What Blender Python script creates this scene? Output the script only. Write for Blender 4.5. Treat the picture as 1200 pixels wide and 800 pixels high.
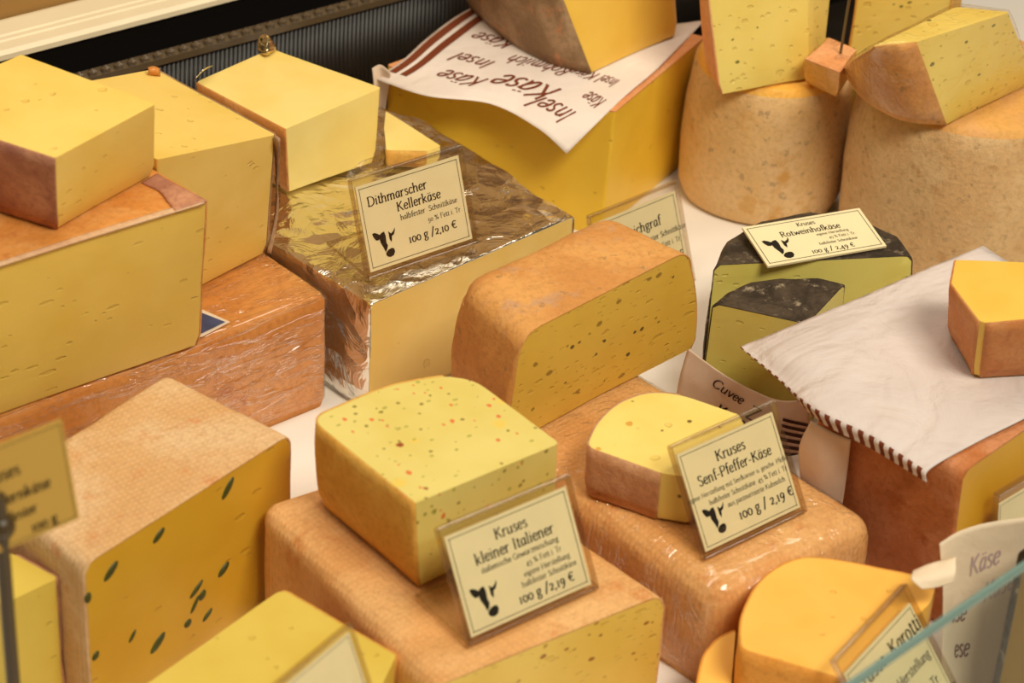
import bpy, bmesh, math, random
from mathutils import Vector, Matrix, noise

C = bpy.context.scene.collection
for o in list(bpy.data.objects):
    bpy.data.objects.remove(o)

# ------------------------------------------------------------------ camera
IW, IH = 1200.0, 800.0
LENS, SENSOR = 90.0, 36.0
FPX = IW * LENS / SENSOR
PITCH, ROLL, DIST = math.radians(34.0), 0.06, 1.70
TARGET = Vector((0.0, 0.0, 0.05))
FWD = Vector((0, math.cos(PITCH), -math.sin(PITCH)))
_x0 = Vector((1, 0, 0)); _u0 = Vector((0, math.sin(PITCH), math.cos(PITCH)))
RGT = _x0 * math.cos(ROLL) + _u0 * math.sin(ROLL)
UPV = -_x0 * math.sin(ROLL) + _u0 * math.cos(ROLL)
CAMPOS = TARGET - FWD * DIST

cam_d = bpy.data.cameras.new('camera')
cam = bpy.data.objects.new('camera', cam_d); C.objects.link(cam)
M4 = Matrix.Identity(4)
for i in range(3):
    M4[i][0] = RGT[i]; M4[i][1] = UPV[i]; M4[i][2] = -FWD[i]; M4[i][3] = CAMPOS[i]
cam.matrix_world = M4
cam_d.lens = LENS; cam_d.sensor_width = SENSOR
cam_d.clip_start = 0.05; cam_d.clip_end = 50
cam_d.dof.use_dof = True
cam_d.dof.focus_distance = 1.66
cam_d.dof.aperture_fstop = 8.5
bpy.context.scene.camera = cam

# ------------------------------------------------------------------ view, world, light
sc = bpy.context.scene
sc.view_settings.view_transform = 'Standard'
sc.view_settings.look = 'None'
sc.view_settings.gamma = 1.0
sc.view_settings.use_curve_mapping = False
sc.view_settings.exposure = -0.10
sc.cycles.transparent_max_bounces = 32

AZ_A = math.radians(40.6)
DIR_A = Vector((math.cos(AZ_A), math.sin(AZ_A), 0))        # along the counter, to the right and away
DIR_B = Vector((math.sin(AZ_A), -math.cos(AZ_A), 0))       # across the counter, to the customer

world = bpy.data.worlds.new('world'); sc.world = world
world.use_nodes = True
world.node_tree.nodes['Background'].inputs['Color'].default_value = (1.0, 0.92, 0.78, 1)
world.node_tree.nodes['Background'].inputs['Strength'].default_value = 0.09

def area(name, loc, rot, sx, sy, power, col):
    l = bpy.data.lights.new(name, 'AREA'); l.shape = 'RECTANGLE'
    l.size = sx; l.size_y = sy; l.energy = power; l.color = col
    o = bpy.data.objects.new(name, l); C.objects.link(o)
    o.location = loc; o.rotation_euler = rot
    return o
# fluorescent strip in the counter hood, running along the counter, and an added fill light from the front right
area('counter_strip_light', Vector((-0.05, 0.02, 1.10)), (0, 0, AZ_A), 1.8, 0.14, 6.3, (1.0, 0.90, 0.75))
area('front_fill_light', (0.9, -1.3, 2.2), Vector((0.9, -1.3, 2.2)).to_track_quat('Z', 'Y').to_euler(), 1.0, 0.6, 56, (1.0, 0.94, 0.77))

# ------------------------------------------------------------------ helpers
def W(px, py, z):
    d = FWD * FPX + RGT * (px - IW / 2) - UPV * (py - IH / 2)
    t = (z - CAMPOS.z) / d.z
    return CAMPOS + d * t

def srgb(r, g, b):
    def f(c):
        c /= 255.0
        return c / 12.92 if c <= 0.04045 else ((c + 0.055) / 1.055) ** 2.4
    return (f(r), f(g), f(b), 1.0)

def tag(o, label=None, cat=None, group=None, kind=None):
    if label: o['label'] = label
    if cat: o['category'] = cat
    if group: o['group'] = group
    if kind: o['kind'] = kind
    return o

def thing(name, label, cat, loc, rz=AZ_A, group=None):
    e = bpy.data.objects.new(name, None); C.objects.link(e)
    e.empty_display_size = 0.02
    e.location = loc; e.rotation_euler = (0, 0, rz)
    return tag(e, label, cat, group)

def mobj(name, bm, mat, parent=None, smooth=True, root=None, auto=35, recalc=True):
    """bm is in world coordinates; stored relative to its root."""
    r = root or parent
    while r is not None and r.parent is not None:
        r = r.parent
    me = bpy.data.meshes.new(name)
    if r is not None:
        mw = Matrix.Translation(r.location) @ Matrix.Rotation(r.rotation_euler[2], 4, 'Z')
        bm.transform(mw.inverted())
    if recalc: bmesh.ops.recalc_face_normals(bm, faces=bm.faces)
    bm.to_mesh(me); bm.free()
    if smooth:
        me.polygons.foreach_set('use_smooth', [True] * len(me.polygons))
        try: me.set_sharp_from_angle(angle=math.radians(auto))
        except Exception: pass
    o = bpy.data.objects.new(name, me); C.objects.link(o)
    if parent is not None: o.parent = parent
    if mat is not None: me.materials.append(mat)
    return o

def add_box(bm, o, ex, ey, ez):
    vs = [bm.verts.new(o + ex * a + ey * b + ez * c) for c in (0, 1) for b in (0, 1) for a in (0, 1)]
    for f in ((0, 2, 3, 1), (4, 5, 7, 6), (0, 1, 5, 4), (1, 3, 7, 5), (3, 2, 6, 7), (2, 0, 4, 6)):
        bm.faces.new([vs[i] for i in f])
    return vs

def add_tube(bm, pts, r, n=10, r1=None):
    rings = []
    m = len(pts)
    for i, p in enumerate(pts):
        t = (pts[min(i + 1, m - 1)] - pts[max(i - 1, 0)]).normalized()
        a = t.cross(Vector((0.31, 0.62, 0.71))).normalized(); b = t.cross(a)
        rr = r if r1 is None else r + (r1 - r) * i / (m - 1)
        rings.append([bm.verts.new(p + (a * math.cos(6.2832 * k / n) + b * math.sin(6.2832 * k / n)) * rr) for k in range(n)])
    for i in range(m - 1):
        for k in range(n):
            bm.faces.new((rings[i][k], rings[i][(k + 1) % n], rings[i + 1][(k + 1) % n], rings[i + 1][k]))
    bm.faces.new(rings[0]); bm.faces.new(rings[-1][::-1])

def solid(o, th, off=1.0):
    m = o.modifiers.new('thickness', 'SOLIDIFY'); m.thickness = th; m.offset = off
    return o

# ------------------------------------------------------------------ materials
class NT:
    def __init__(self, name):
        self.m = bpy.data.materials.new(name); self.m.use_nodes = True
        self.t = self.m.node_tree; self.t.nodes.clear()
        self.out = self.n('ShaderNodeOutputMaterial')
        self.tc = self.n('ShaderNodeTexCoord')
    def n(self, typ, **kw):
        x = self.t.nodes.new(typ)
        for k, v in kw.items(): setattr(x, k, v)
        return x
    def l(self, a, b): self.t.links.new(a, b)
    def setin(self, s, v):
        if hasattr(v, 'is_linked') or isinstance(v, bpy.types.NodeSocket): self.l(v, s)
        else: s.default_value = v
    def coords(self, scale=(1, 1, 1), rot=(0, 0, 0), which='Object', loc=(0, 0, 0)):
        mp = self.n('ShaderNodeMapping')
        mp.inputs['Scale'].default_value = scale; mp.inputs['Rotation'].default_value = rot
        mp.inputs['Location'].default_value = loc
        self.l(self.tc.outputs[which], mp.inputs['Vector'])
        return mp.outputs['Vector']
    def noise(self, scale, detail=3, rough=0.55, vec=None, dist=0.0):
        x = self.n('ShaderNodeTexNoise')
        x.inputs['Scale'].default_value = scale; x.inputs['Detail'].default_value = detail
        x.inputs['Roughness'].default_value = rough; x.inputs['Distortion'].default_value = dist
        self.l(vec if vec is not None else self.tc.outputs['Object'], x.inputs['Vector'])
        return x.outputs['Fac']
    def ramp(self, v, lo, hi, a=0.0, b=1.0):
        x = self.n('ShaderNodeMapRange'); x.interpolation_type = 'SMOOTHSTEP'
        self.l(v, x.inputs['Value'])
        x.inputs['From Min'].default_value = lo; x.inputs['From Max'].default_value = hi
        x.inputs['To Min'].default_value = a; x.inputs['To Max'].default_value = b
        return x.outputs['Result']
    def math(self, op, a, b=0.0):
        x = self.n('ShaderNodeMath', operation=op); x.use_clamp = False
        self.setin(x.inputs[0], a); self.setin(x.inputs[1], b)
        return x.outputs[0]
    def mix(self, f, a, b):
        x = self.n('ShaderNodeMix', data_type='RGBA')
        self.setin(x.inputs[0], f); self.setin(x.inputs[6], a); self.setin(x.inputs[7], b)
        return x.outputs[2]
    def spots(self, scale, radius, keep=0.5, stretch=(1, 1, 1), rot=(0, 0, 0), loc=(0, 0, 0), warp=0.0):
        """irregular spots: one per voronoi cell, kept for a share of the cells"""
        v = self.coords(stretch, rot, loc=loc)
        if warp:
            nz = self.n('ShaderNodeTexNoise'); nz.inputs['Scale'].default_value = scale * 1.7
            self.l(v, nz.inputs['Vector'])
            a = self.n('ShaderNodeVectorMath', operation='MULTIPLY_ADD')
            self.l(nz.outputs['Color'], a.inputs[0]); a.inputs[1].default_value = (warp / scale,) * 3
            self.l(v, a.inputs[2]); v = a.outputs[0]
        vo = self.n('ShaderNodeTexVoronoi'); vo.inputs['Scale'].default_value = scale
        self.l(v, vo.inputs['Vector'])
        sp = self.n('ShaderNodeSeparateColor'); self.l(vo.outputs['Color'], sp.inputs[0])
        k = self.math('LESS_THAN', sp.outputs[0], keep)
        rr = self.math('MULTIPLY_ADD', sp.outputs[1], radius * 0.6)
        rr.node.inputs[2].default_value = radius * 0.55
        d = self.math('SUBTRACT', rr, vo.outputs['Distance'])
        m = self.ramp(d, 0.0, radius * 0.28)
        return self.math('MULTIPLY', m, k)
    def bump(self, h, strength, dist, prev=None):
        b = self.n('ShaderNodeBump'); b.inputs['Strength'].default_value = strength
        b.inputs['Distance'].default_value = dist
        self.l(h, b.inputs['Height'])
        if prev is not None: self.l(prev, b.inputs['Normal'])
        return b.outputs['Normal']
    def pbsdf(self, col, rough=0.5, normal=None, sss=0.0, sss_r=(1, 0.5, 0.2), sss_s=0.004, spec=0.4, metal=0.0, coat=0.0):
        p = self.n('ShaderNodeBsdfPrincipled')
        self.setin(p.inputs['Base Color'], col); self.setin(p.inputs['Roughness'], rough)
        p.inputs['Metallic'].default_value = metal
        p.inputs['Specular IOR Level'].default_value = spec
        if coat:
            p.inputs['Coat Weight'].default_value = coat; p.inputs['Coat Roughness'].default_value = 0.15
        if sss:
            p.inputs['Subsurface Weight'].default_value = sss
            p.inputs['Subsurface Radius'].default_value = sss_r
            p.inputs['Subsurface Scale'].default_value = sss_s
        if normal is not None: self.l(normal, p.inputs['Normal'])
        self.l(p.outputs[0], self.out.inputs['Surface'])
        return p

def mat_plain(name, col, rough=0.6, spec=0.3, metal=0.0, nscale=0, namp=0.0):
    t = NT(name)
    c = col
    if nscale:
        f = t.noise(nscale, 4)
        c = t.mix(t.ramp(f, 0.3, 0.7), col, tuple(x * (1 - namp) for x in col[:3]) + (1,))
    t.pbsdf(c, rough, spec=spec, metal=metal)
    return t.m

def mat_paste(name, col, col2=None, specks=(), holes=None, rough=0.42, sss=0.25, streak=True):
    """cut cheese: specks = [(colour, scale, radius, keep, stretch)], holes = [(scale, radius, keep, stretch)]"""
    t = NT(name)
    col2 = col2 or tuple(c * f for c, f in zip(col[:3], (0.93, 0.88, 0.70))) + (1,)
    f = t.noise(14, 3)
    c = t.mix(t.ramp(f, 0.35, 0.68), col, col2)
    h_total = None
    fine = t.noise(420, 2)
    nrm = t.bump(fine, 0.10, 0.0006)
    if streak:
        st = t.noise(1.0, 3, vec=t.coords((10, 10, 130), (0.25, 0.12, 0)))
        nrm = t.bump(st, 0.22, 0.0012, nrm)
    for i, (sc_, ra, ke, stt) in enumerate(holes or ()):
        m = t.spots(sc_, ra, ke, stt, (0.2, 0.35, 0.15), (0.37 * i, 0.11, 0.2), warp=0.25)
        inv = t.math('SUBTRACT', 1.0, m)
        nrm = t.bump(inv, 0.55, 0.0016, nrm)
        c = t.mix(t.math('MULTIPLY', m, 0.25), c, tuple(x * y for x, y in zip(col[:3], (0.66, 0.55, 0.30))) + (1,))
    for i, (sc_col, sc_, ra, ke, stt) in enumerate(specks):
        m = t.spots(sc_, ra, ke, stt, (0.5 + i, 0.3 * i, 0.2), (0.13 * i, 0.7, 0.05 * i), warp=0.3)
        c = t.mix(t.math('MULTIPLY', m, 0.9), c, sc_col)
    t.pbsdf(c, rough, nrm, sss=sss * 0.6, sss_r=(1.0, 0.8, 0.3), sss_s=0.003, spec=0.35)
    return t.m

def mat_rind(name, a, b, c=None, scale=22, bumpd=0.0012, mould=(), cloth=0.0, rough=0.62, spec=0.3, coat=0.0):
    t = NT(name)
    n1 = t.noise(scale, 6, 0.62, dist=0.4)
    col = t.mix(t.ramp(n1, 0.38, 0.60), a, b)
    if c:
        n2 = t.noise(scale * 2.6, 5, 0.65, vec=t.coords((1, 1, 1), loc=(3, 1, 2)))
        col = t.mix(t.ramp(n2, 0.55, 0.72), col, c)
    n3 = t.noise(260, 4, 0.7)
    col = t.mix(t.ramp(n3, 0.42, 0.70, 0.0, 0.5), col, tuple(x * 0.72 for x in a[:3]) + (1,))
    for i, (mc, s_, r_, k_) in enumerate(mould):
        m = t.spots(s_, r_, k_, (1, 1, 1), (i, 0, 0), (0.3 * i, 0, 0), warp=1.4)
        col = t.mix(t.math('MULTIPLY', m, 0.45), col, mc)
    nrm = t.bump(n3, 0.6, bumpd)
    nrm = t.bump(n1, 0.4, bumpd * 2.5, nrm)
    if cloth:
        w1 = t.n('ShaderNodeTexWave'); w1.inputs['Scale'].default_value = 85; w1.bands_direction = 'X'
        w2 = t.n('ShaderNodeTexWave'); w2.inputs['Scale'].default_value = 85; w2.bands_direction = 'Y'
        vv = t.coords((1, 1, 1))
        w1.inputs['Distortion'].default_value = 0.6; w2.inputs['Distortion'].default_value = 0.6
        t.l(vv, w1.inputs['Vector']); t.l(vv, w2.inputs['Vector'])
        g = t.math('MULTIPLY', w1.outputs['Fac'], w2.outputs['Fac'])
        col = t.mix(t.math('MULTIPLY', g, cloth), col, tuple(min(1, x * 1.35) for x in b[:3]) + (1,))
        nrm = t.bump(g, 0.35, 0.0008, nrm)
    t.pbsdf(col, rough, nrm, sss=0.08, sss_s=0.003, spec=spec, coat=coat)
    return t.m

def mat_foil(name, tint=(0.86, 0.82, 0.74, 1), scale=55):
    t = NT(name)
    v = t.n('ShaderNodeTexVoronoi'); v.feature = 'F1'; v.inputs['Scale'].default_value = scale
    nz = t.n('ShaderNodeTexNoise'); nz.inputs['Scale'].default_value = 18
    t.l(t.tc.outputs['Object'], nz.inputs['Vector'])
    a = t.n('ShaderNodeVectorMath', operation='MULTIPLY_ADD')
    t.l(nz.outputs['Color'], a.inputs[0]); a.inputs[1].default_value = (0.03, 0.03, 0.03)
    t.l(t.tc.outputs['Object'], a.inputs[2]); t.l(a.outputs[0], v.inputs['Vector'])
    n1 = t.bump(v.outputs['Distance'], 0.7, 0.004)
    n2 = t.bump(t.noise(30, 4, 0.6, dist=1.2), 0.55, 0.006, n1)
    t.pbsdf(tint, 0.2, n2, metal=1.0)
    return t.m

def mat_film(name, gloss=0.10, scale=60, stretch=(1, 5, 1), strength=0.9, rot=0.4, tint=(1, 0.98, 0.95, 1)):
    """thin clear cling film: mostly see-through, with glossy wrinkles"""
    t = NT(name)
    n1 = t.noise(scale, 3, 0.6, vec=t.coords(stretch, (0.1, 0.2, rot)), dist=0.8)
    n2 = t.noise(scale * 0.35, 3, 0.55, dist=1.5)
    rg = t.ramp(t.math('ABSOLUTE', t.math('SUBTRACT', n1, 0.5)), 0.0, 0.06, 1.0, 0.0)
    nr = t.bump(rg, strength, 0.0016); nr = t.bump(n2, strength * 0.6, 0.008, nr)
    tr = t.n('ShaderNodeBsdfTransparent'); tr.inputs['Color'].default_value = tint
    gl = t.n('ShaderNodeBsdfGlossy'); gl.inputs['Roughness'].default_value = 0.09
    t.l(nr, gl.inputs['Normal'])
    lw = t.n('ShaderNodeLayerWeight'); lw.inputs['Blend'].default_value = 0.5; t.l(nr, lw.inputs['Normal'])
    f = t.math('POWER', lw.outputs['Facing'], 4.0)
    f = t.math('MULTIPLY', f, 0.7); f = t.math('ADD', f, gloss); f.node.use_clamp = True
    ms = t.n('ShaderNodeMixShader'); t.l(f, ms.inputs[0]); t.l(tr.outputs[0], ms.inputs[1]); t.l(gl.outputs[0], ms.inputs[2])
    t.l(ms.outputs[0], t.out.inputs['Surface'])
    return t.m

def mat_acrylic(name, tint=(0.97, 0.955, 0.93, 1), refl=0.8, rough=0.03, base=0.02):
    t = NT(name)
    tr = t.n('ShaderNodeBsdfTransparent'); tr.inputs['Color'].default_value = tint
    gl = t.n('ShaderNodeBsdfGlossy'); gl.inputs['Roughness'].default_value = rough
    lw = t.n('ShaderNodeLayerWeight'); lw.inputs['Blend'].default_value = 0.5
    f = t.math('POWER', lw.outputs['Facing'], 5.0); f = t.math('MULTIPLY', f, refl); f = t.math('ADD', f, base); f.node.use_clamp = True
    ms = t.n('ShaderNodeMixShader'); t.l(f, ms.inputs[0]); t.l(tr.outputs[0], ms.inputs[1]); t.l(gl.outputs[0], ms.inputs[2])
    t.l(ms.outputs[0], t.out.inputs['Surface'])
    return t.m

def mat_paper(name, col, rough=0.75, crease=0.35, stripes=None, stripe_axis='X'):
    """stripes = (colour, u0, u1, count, axis): printed band by UV"""
    t = NT(name)
    n = t.noise(26, 4, 0.6, dist=0.6)
    c = t.mix(t.ramp(n, 0.3, 0.75), col, tuple(x * 0.93 for x in col[:3]) + (1,))
    if stripes:
        sp = t.n('ShaderNodeSeparateXYZ'); t.l(t.tc.outputs['UV'], sp.inputs[0])
        scol, lo, hi, cnt, duty, along, across = stripes
        x = sp.outputs[along]; y = sp.outputs[across]
        m = t.math('MULTIPLY', t.math('GREATER_THAN', y, lo), t.math('LESS_THAN', y, hi))
        fr = t.math('FRACT', t.math('MULTIPLY', x, cnt))
        m = t.math('MULTIPLY', m, t.math('LESS_THAN', fr, duty))
        c = t.mix(m, c, scol)
    nr = t.bump(n, crease, 0.004)
    nr = t.bump(t.noise(7, 3, 0.5, dist=2.0), crease, 0.012, nr)
    p = t.pbsdf(c, rough, nrm_ := nr, spec=0.2)
    return t.m

# ------------------------------------------------------------------ cheese solid
def outline_points(pts, radii, edges, counts=None, step=0.006):
    """round the corners and sample the edges; returns [(point, edge flag, edge index)] and counts"""
    n = len(pts); out = []; cnts = []
    R = [0.0] * n
    for i in range(n):
        a = (pts[i - 1] - pts[i]).length; b = (pts[(i + 1) % n] - pts[i]).length
        R[i] = min(radii[i], a * 0.48, b * 0.48)
    for i in range(n):
        p0, p1 = pts[i], pts[(i + 1) % n]
        d = (p1 - p0); L = d.length; d = d / L
        s = p0 + d * R[i]; e = p1 - d * R[(i + 1) % n]
        m = counts[i] if counts else max(2, min(40, int((e - s).length / step)))
        cnts.append(m)
        for k in range(m + (1 if R[(i + 1) % n] > 0 else 0)):
            f = k / m
            f = 0.5 * f + 0.5 * (0.5 - 0.5 * math.cos(math.pi * f))
            out.append((s.lerp(e, f), edges[i], i))
        if R[(i + 1) % n] > 0:                       # corner arc at vertex i+1
            q = pts[(i + 2) % n]; d2 = (q - p1).normalized()
            s2 = p1 + d2 * R[(i + 1) % n]
            for k in range(1, 6):
                f = k / 6
                b = e.lerp(p1, f).lerp(p1.lerp(s2, f), f)
                out.append((b, edges[i] if k < 3 else edges[(i + 1) % n], i if k < 3 else (i + 1) % n))
    return out, cnts

def dist_seg(p, a, b):
    ab = b - a; t = max(0, min(1, (p - a).dot(ab) / max(1e-12, ab.dot(ab))))
    return (a + ab * t - p).length

def build_solid(top, zt, zb, edges, topk='c', radii=0.0, rtop=0.0, bot=None, flare=1.0, amp=0.0004, ampr=0.0012,
                bulge=0.0, combine='sum', step=0.006, seed=0, base_shift=None):
    T = [W(q[0], q[1], q[2] if len(q) > 2 else zt) for q in top]
    cen = sum(T, Vector()) / len(T)
    if bot:
        B = [W(q[0], q[1], q[2] if len(q) > 2 else zb) for q in bot]
    else:
        B = []
        for p in T:
            x = Vector((cen.x + (p.x - cen.x) * flare, cen.y + (p.y - cen.y) * flare, zb))
            B.append(x)
    if base_shift is not None:
        B = [p + base_shift for p in B]
    area2 = sum(T[i].x * T[(i + 1) % len(T)].y - T[(i + 1) % len(T)].x * T[i].y for i in range(len(T)))
    n = len(T)
    ed = list(edges); rad = list(radii) if hasattr(radii, '__len__') else [radii] * n
    if area2 < 0:
        T.reverse(); B.reverse(); rad.reverse()
        ed = [ed[(n - 2 - i) % n] for i in range(n)]
    ot, cn = outline_points(T, rad, ed, step=step)
    ob, _ = outline_points(B, rad, ed, counts=cn)
    m = len(ot)
    T2 = [Vector((p.x, p.y, 0)) for p in T]
    def drop(p, skip=None):
        if rtop <= 0: return 0.0
        q = Vector((p.x, p.y, 0)); acc = 0.0
        for i in range(n):
            if ed[i] != topk: continue
            d = dist_seg(q, T2[i], T2[(i + 1) % n])
            if d < rtop:
                v = (rtop - d) ** 2
                acc = max(acc, v) if combine == 'max' else acc + v
        return rtop - math.sqrt(max(0.0, rtop * rtop - min(acc, rtop * rtop)))
    bm = bmesh.new(); flags = {}
    lay = bm.faces.layers.int.new('flag')
    ns = max(3, int((zt - zb) / 0.008))
    ctop = sum((p[0] for p in ot), Vector()) / m
    cbot = sum((p[0] for p in ob), Vector()) / m
    rings = []
    tops = []
    for j in range(m):
        p = ot[j][0].copy(); p.z -= drop(p) * 0.999 if rtop else 0
        tops.append(p)
    for s in range(ns + 1):
        f = s / ns
        ring = []
        for j in range(m):
            p = ob[j][0].lerp(tops[j], f)
            if bulge and ot[j][1] == 'r':
                o = Vector((p.x - ctop.x, p.y - ctop.y, 0)).normalized()
                p = p + o * bulge * math.sin(math.pi * min(1, max(0, f)))
            if s == 0:
                o = Vector((p.x - cbot.x, p.y - cbot.y, 0)); p = p - o.normalized() * min(0.002, o.length * 0.1)
            ring.append(bm.verts.new(p))
        rings.append(ring)
    fr = [0.012, 0.03, 0.06, 0.1, 0.16, 0.24, 0.36, 0.5, 0.66, 0.83]
    for f in fr:
        ring = []
        for j in range(m):
            p = ot[j][0].lerp(ctop, f)
            p.z -= drop(p)
            ring.append(bm.verts.new(p))
        rings.append(ring)
    for s in range(len(rings) - 1):
        for j in range(m):
            k = (j + 1) % m
            fc = bm.faces.new((rings[s][j], rings[s][k], rings[s + 1][k], rings[s + 1][j]))
            kind = ot[j][1] if s < ns else topk
            fc[lay] = 1 if kind == 'r' else 0
    p = ctop.copy(); p.z -= drop(p); vt = bm.verts.new(p)
    vb = bm.verts.new(cbot)
    for j in range(m):
        k = (j + 1) % m
        fc = bm.faces.new((rings[-1][j], rings[-1][k], vt)); fc[lay] = 1 if topk == 'r' else 0
        fc = bm.faces.new((rings[0][k], rings[0][j], vb)); fc[lay] = 2
    bm.normal_update()
    # uneven surface
    off = Vector((seed * 7.3, seed * 3.1, seed))
    mv = []
    for v in bm.verts:
        if v.co.z < zb + 0.0008: continue
        r = any(f[lay] == 1 for f in v.link_faces)
        c = any(f[lay] == 0 for f in v.link_faces)
        a = (ampr if r and not c else amp)
        if not a: continue
        d = noise.noise(v.co * 28 + off) * 0.7 + noise.noise(v.co * 75 + off) * 0.4
        mv.append((v, v.normal * (d * a)))
    for v, d in mv: v.co += d
    return bm, lay

def cheese(name, label, cat, paste, rind, film=None, group=None, rind_name='rind', film_off=0.0022, rth=0.0013, **kw):
    bm, lay = build_solid(**kw)
    xs = [v.co for v in bm.verts]
    zb = min(p.z for p in xs)
    base = Vector((sum(p.x for p in xs) / len(xs), sum(p.y for p in xs) / len(xs), zb))
    root = thing(name, label, cat, base, group=group)
    rb = None
    lname = lay.name
    if rind is not None:
        rb = bm.copy(); l2 = rb.faces.layers.int['flag']
        dele = [f for f in rb.faces if f[l2] != 1]
        bmesh.ops.delete(rb, geom=dele, context='FACES')
    fb = None
    if film is not None:
        fb = bm.copy(); l3 = fb.faces.layers.int['flag']
        bmesh.ops.delete(fb, geom=[f for f in fb.faces if f[l3] == 2], context='FACES')
        fb.normal_update()
        mv = [(v, v.normal * (film_off + 0.0012 * noise.noise(v.co * 60))) for v in fb.verts if v.co.z > zb + 0.001]
        for v, d in mv: v.co += d
    body = mobj('paste', bm, paste, root, recalc=False)
    if rb is not None and len(rb.faces):
        r = mobj(rind_name, rb, rind, root, recalc=False)
        solid(r, rth, 1.0)
    if fb is not None:
        mobj('cling_film', fb, film, root, recalc=False)
    return root

# ------------------------------------------------------------------ lettering: a broad-nib serif hand drawn as strokes
GL = {}
def G(ch, adv, *strokes):
    GL[ch] = (adv / 100.0, strokes)
# (smooth?, points...) units 1/100 em ; x-height 46, caps 70
def S(*p): return (True, [(p[i] / 100.0, p[i + 1] / 100.0) for i in range(0, len(p), 2)])
def L(*p): return (False, [(p[i] / 100.0, p[i + 1] / 100.0) for i in range(0, len(p), 2)])
G('a', 45, S(34,40, 26,46, 14,42, 7,24, 10,6, 18,0, 28,8, 35,22), L(36,46, 36,4, 43,0))
G('b', 48, L(9,74, 9,2), S(9,30, 18,44, 30,46, 40,36, 41,18, 32,3, 20,0, 9,6))
G('c', 40, S(36,38, 27,46, 15,42, 7,26, 10,8, 21,0, 36,8))
G('d', 49, S(38,40, 28,46, 15,42, 7,24, 10,6, 19,0, 30,6, 38,16), L(39,74, 39,4, 46,0))
G('e', 42, S(8,24, 35,28, 33,42, 23,46, 12,40, 7,22, 13,4, 24,0, 37,9))
G('f', 30, S(33,70, 26,75, 18,70, 15,58), L(15,60, 15,0), L(5,46, 29,46))
G('g', 44, S(32,42, 22,46, 11,41, 8,30, 14,19, 25,18, 33,28, 32,42), L(31,44, 41,47), S(15,19, 10,12, 18,6, 34,3, 36,-10, 26,-21, 11,-19, 7,-9, 17,3))
G('h', 51, L(9,74, 9,0), S(9,30, 19,43, 30,46, 38,38, 39,26), L(39,30, 39,0))
G('i', 24, L(12,46, 12,0), L(11,66, 14,60))
G('k', 47, L(9,74, 9,0), L(36,45, 11,20), L(17,26, 38,2, 45,0))
G('l', 24, L(12,74, 12,0))
G('m', 76, L(10,46, 10,0), S(10,30, 19,43, 29,46, 36,38, 37,26), L(37,30, 37,0), S(37,30, 46,43, 56,46, 63,38, 64,26), L(64,30, 64,0))
G('n', 51, L(10,46, 10,0), S(10,30, 19,43, 30,46, 38,38, 39,26), L(39,30, 39,0))
G('o', 47, S(23,46, 11,39, 7,23, 12,6, 23,0, 35,6, 40,23, 35,39, 23,46))
G('p', 49, L(10,46, 10,-24), S(10,32, 19,43, 30,46, 40,36, 41,18, 32,3, 20,0, 10,6))
G('r', 37, L(10,46, 10,0), S(10,28, 17,40, 26,46, 34,43))
G('s', 37, S(31,39, 23,46, 13,44, 9,36, 14,28, 25,21, 31,12, 27,3, 17,0, 7,6))
G('t', 31, L(14,58, 14,8), S(14,12, 17,2, 24,0, 30,5), L(5,46, 27,46))
G('u', 50, L(9,46, 9,14), S(9,18, 12,4, 20,0, 30,4, 38,16), L(39,46, 39,4, 46,0))
G('v', 45, L(5,46, 22,0, 40,46))
G('w', 66, L(5,46, 20,0, 33,40, 47,0, 62,46))
G('z', 42, L(7,46, 36,46, 8,0, 37,0))
G('D', 70, L(13,70, 13,0), S(13,70, 36,70, 56,58, 62,36, 55,12, 36,0, 13,0), L(5,70, 14,70), L(5,0, 14,0))
G('K', 63, L(13,70, 13,0), L(52,70, 16,34), L(24,42, 54,2, 62,0))
G('S', 48, S(40,58, 31,69, 18,69, 10,58, 13,45, 27,36, 39,26, 40,11, 30,1, 17,1, 7,12))
G('P', 54, L(13,70, 13,0), S(13,69, 32,70, 46,62, 47,47, 36,35, 14,33))
G('I', 30, L(15,70, 15,0))
G('T', 58, L(29,69, 29,0), L(4,63, 4,69, 54,69, 54,63))
G('R', 60, L(13,70, 13,0), S(13,69, 32,70, 44,62, 44,47, 34,37, 14,35), L(28,36, 50,3, 59,0))
G('F', 50, L(13,70, 13,0), L(6,69, 45,69, 45,61), L(13,37, 36,37))
G('H', 72, L(13,70, 13,0), L(58,70, 58,0), L(13,36, 58,36))
G('G', 66, S(57,58, 44,70, 24,68, 9,50, 9,22, 24,2, 44,1, 57,10), L(57,30, 57,4), L(45,30, 62,30))
G('M', 84, L(13,70, 10,0), L(13,70, 42,8, 70,70), L(70,70, 73,0))
G('C', 62, S(55,58, 42,70, 24,68, 9,50, 9,22, 24,2, 42,1, 56,12))
G('Z', 58, L(8,70, 52,70, 7,0, 53,0))
G('0', 46, S(23,46, 11,39, 7,23, 12,6, 23,0, 35,6, 40,23, 35,39, 23,46))
G('1', 30, L(15,46, 15,0))
G('2', 44, S(9,36, 17,46, 30,44, 34,33, 26,18, 9,2), L(9,2, 39,2))
G('4', 47, L(41,-2, 5,-2, 31,46, 31,-20))
G('5', 42, L(34,46, 14,46, 12,22), S(12,22, 26,24, 34,12, 31,-6, 20,-18, 8,-18))
G('9', 45, S(36,28, 26,14, 12,18, 8,30, 14,43, 26,46, 36,38, 36,18, 28,-6, 12,-20))
G('%', 70, S(16,66, 8,54, 16,42, 24,54, 16,66), S(52,28, 44,15, 52,2, 60,15, 52,28), L(50,68, 18,0))
G('.', 20, L(9,5, 12,0))
G(',', 20, L(11,6, 10,-2, 6,-12))
G('/', 38, L(32,76, 6,-10))
G('-', 32, L(5,24, 27,24))
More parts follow.
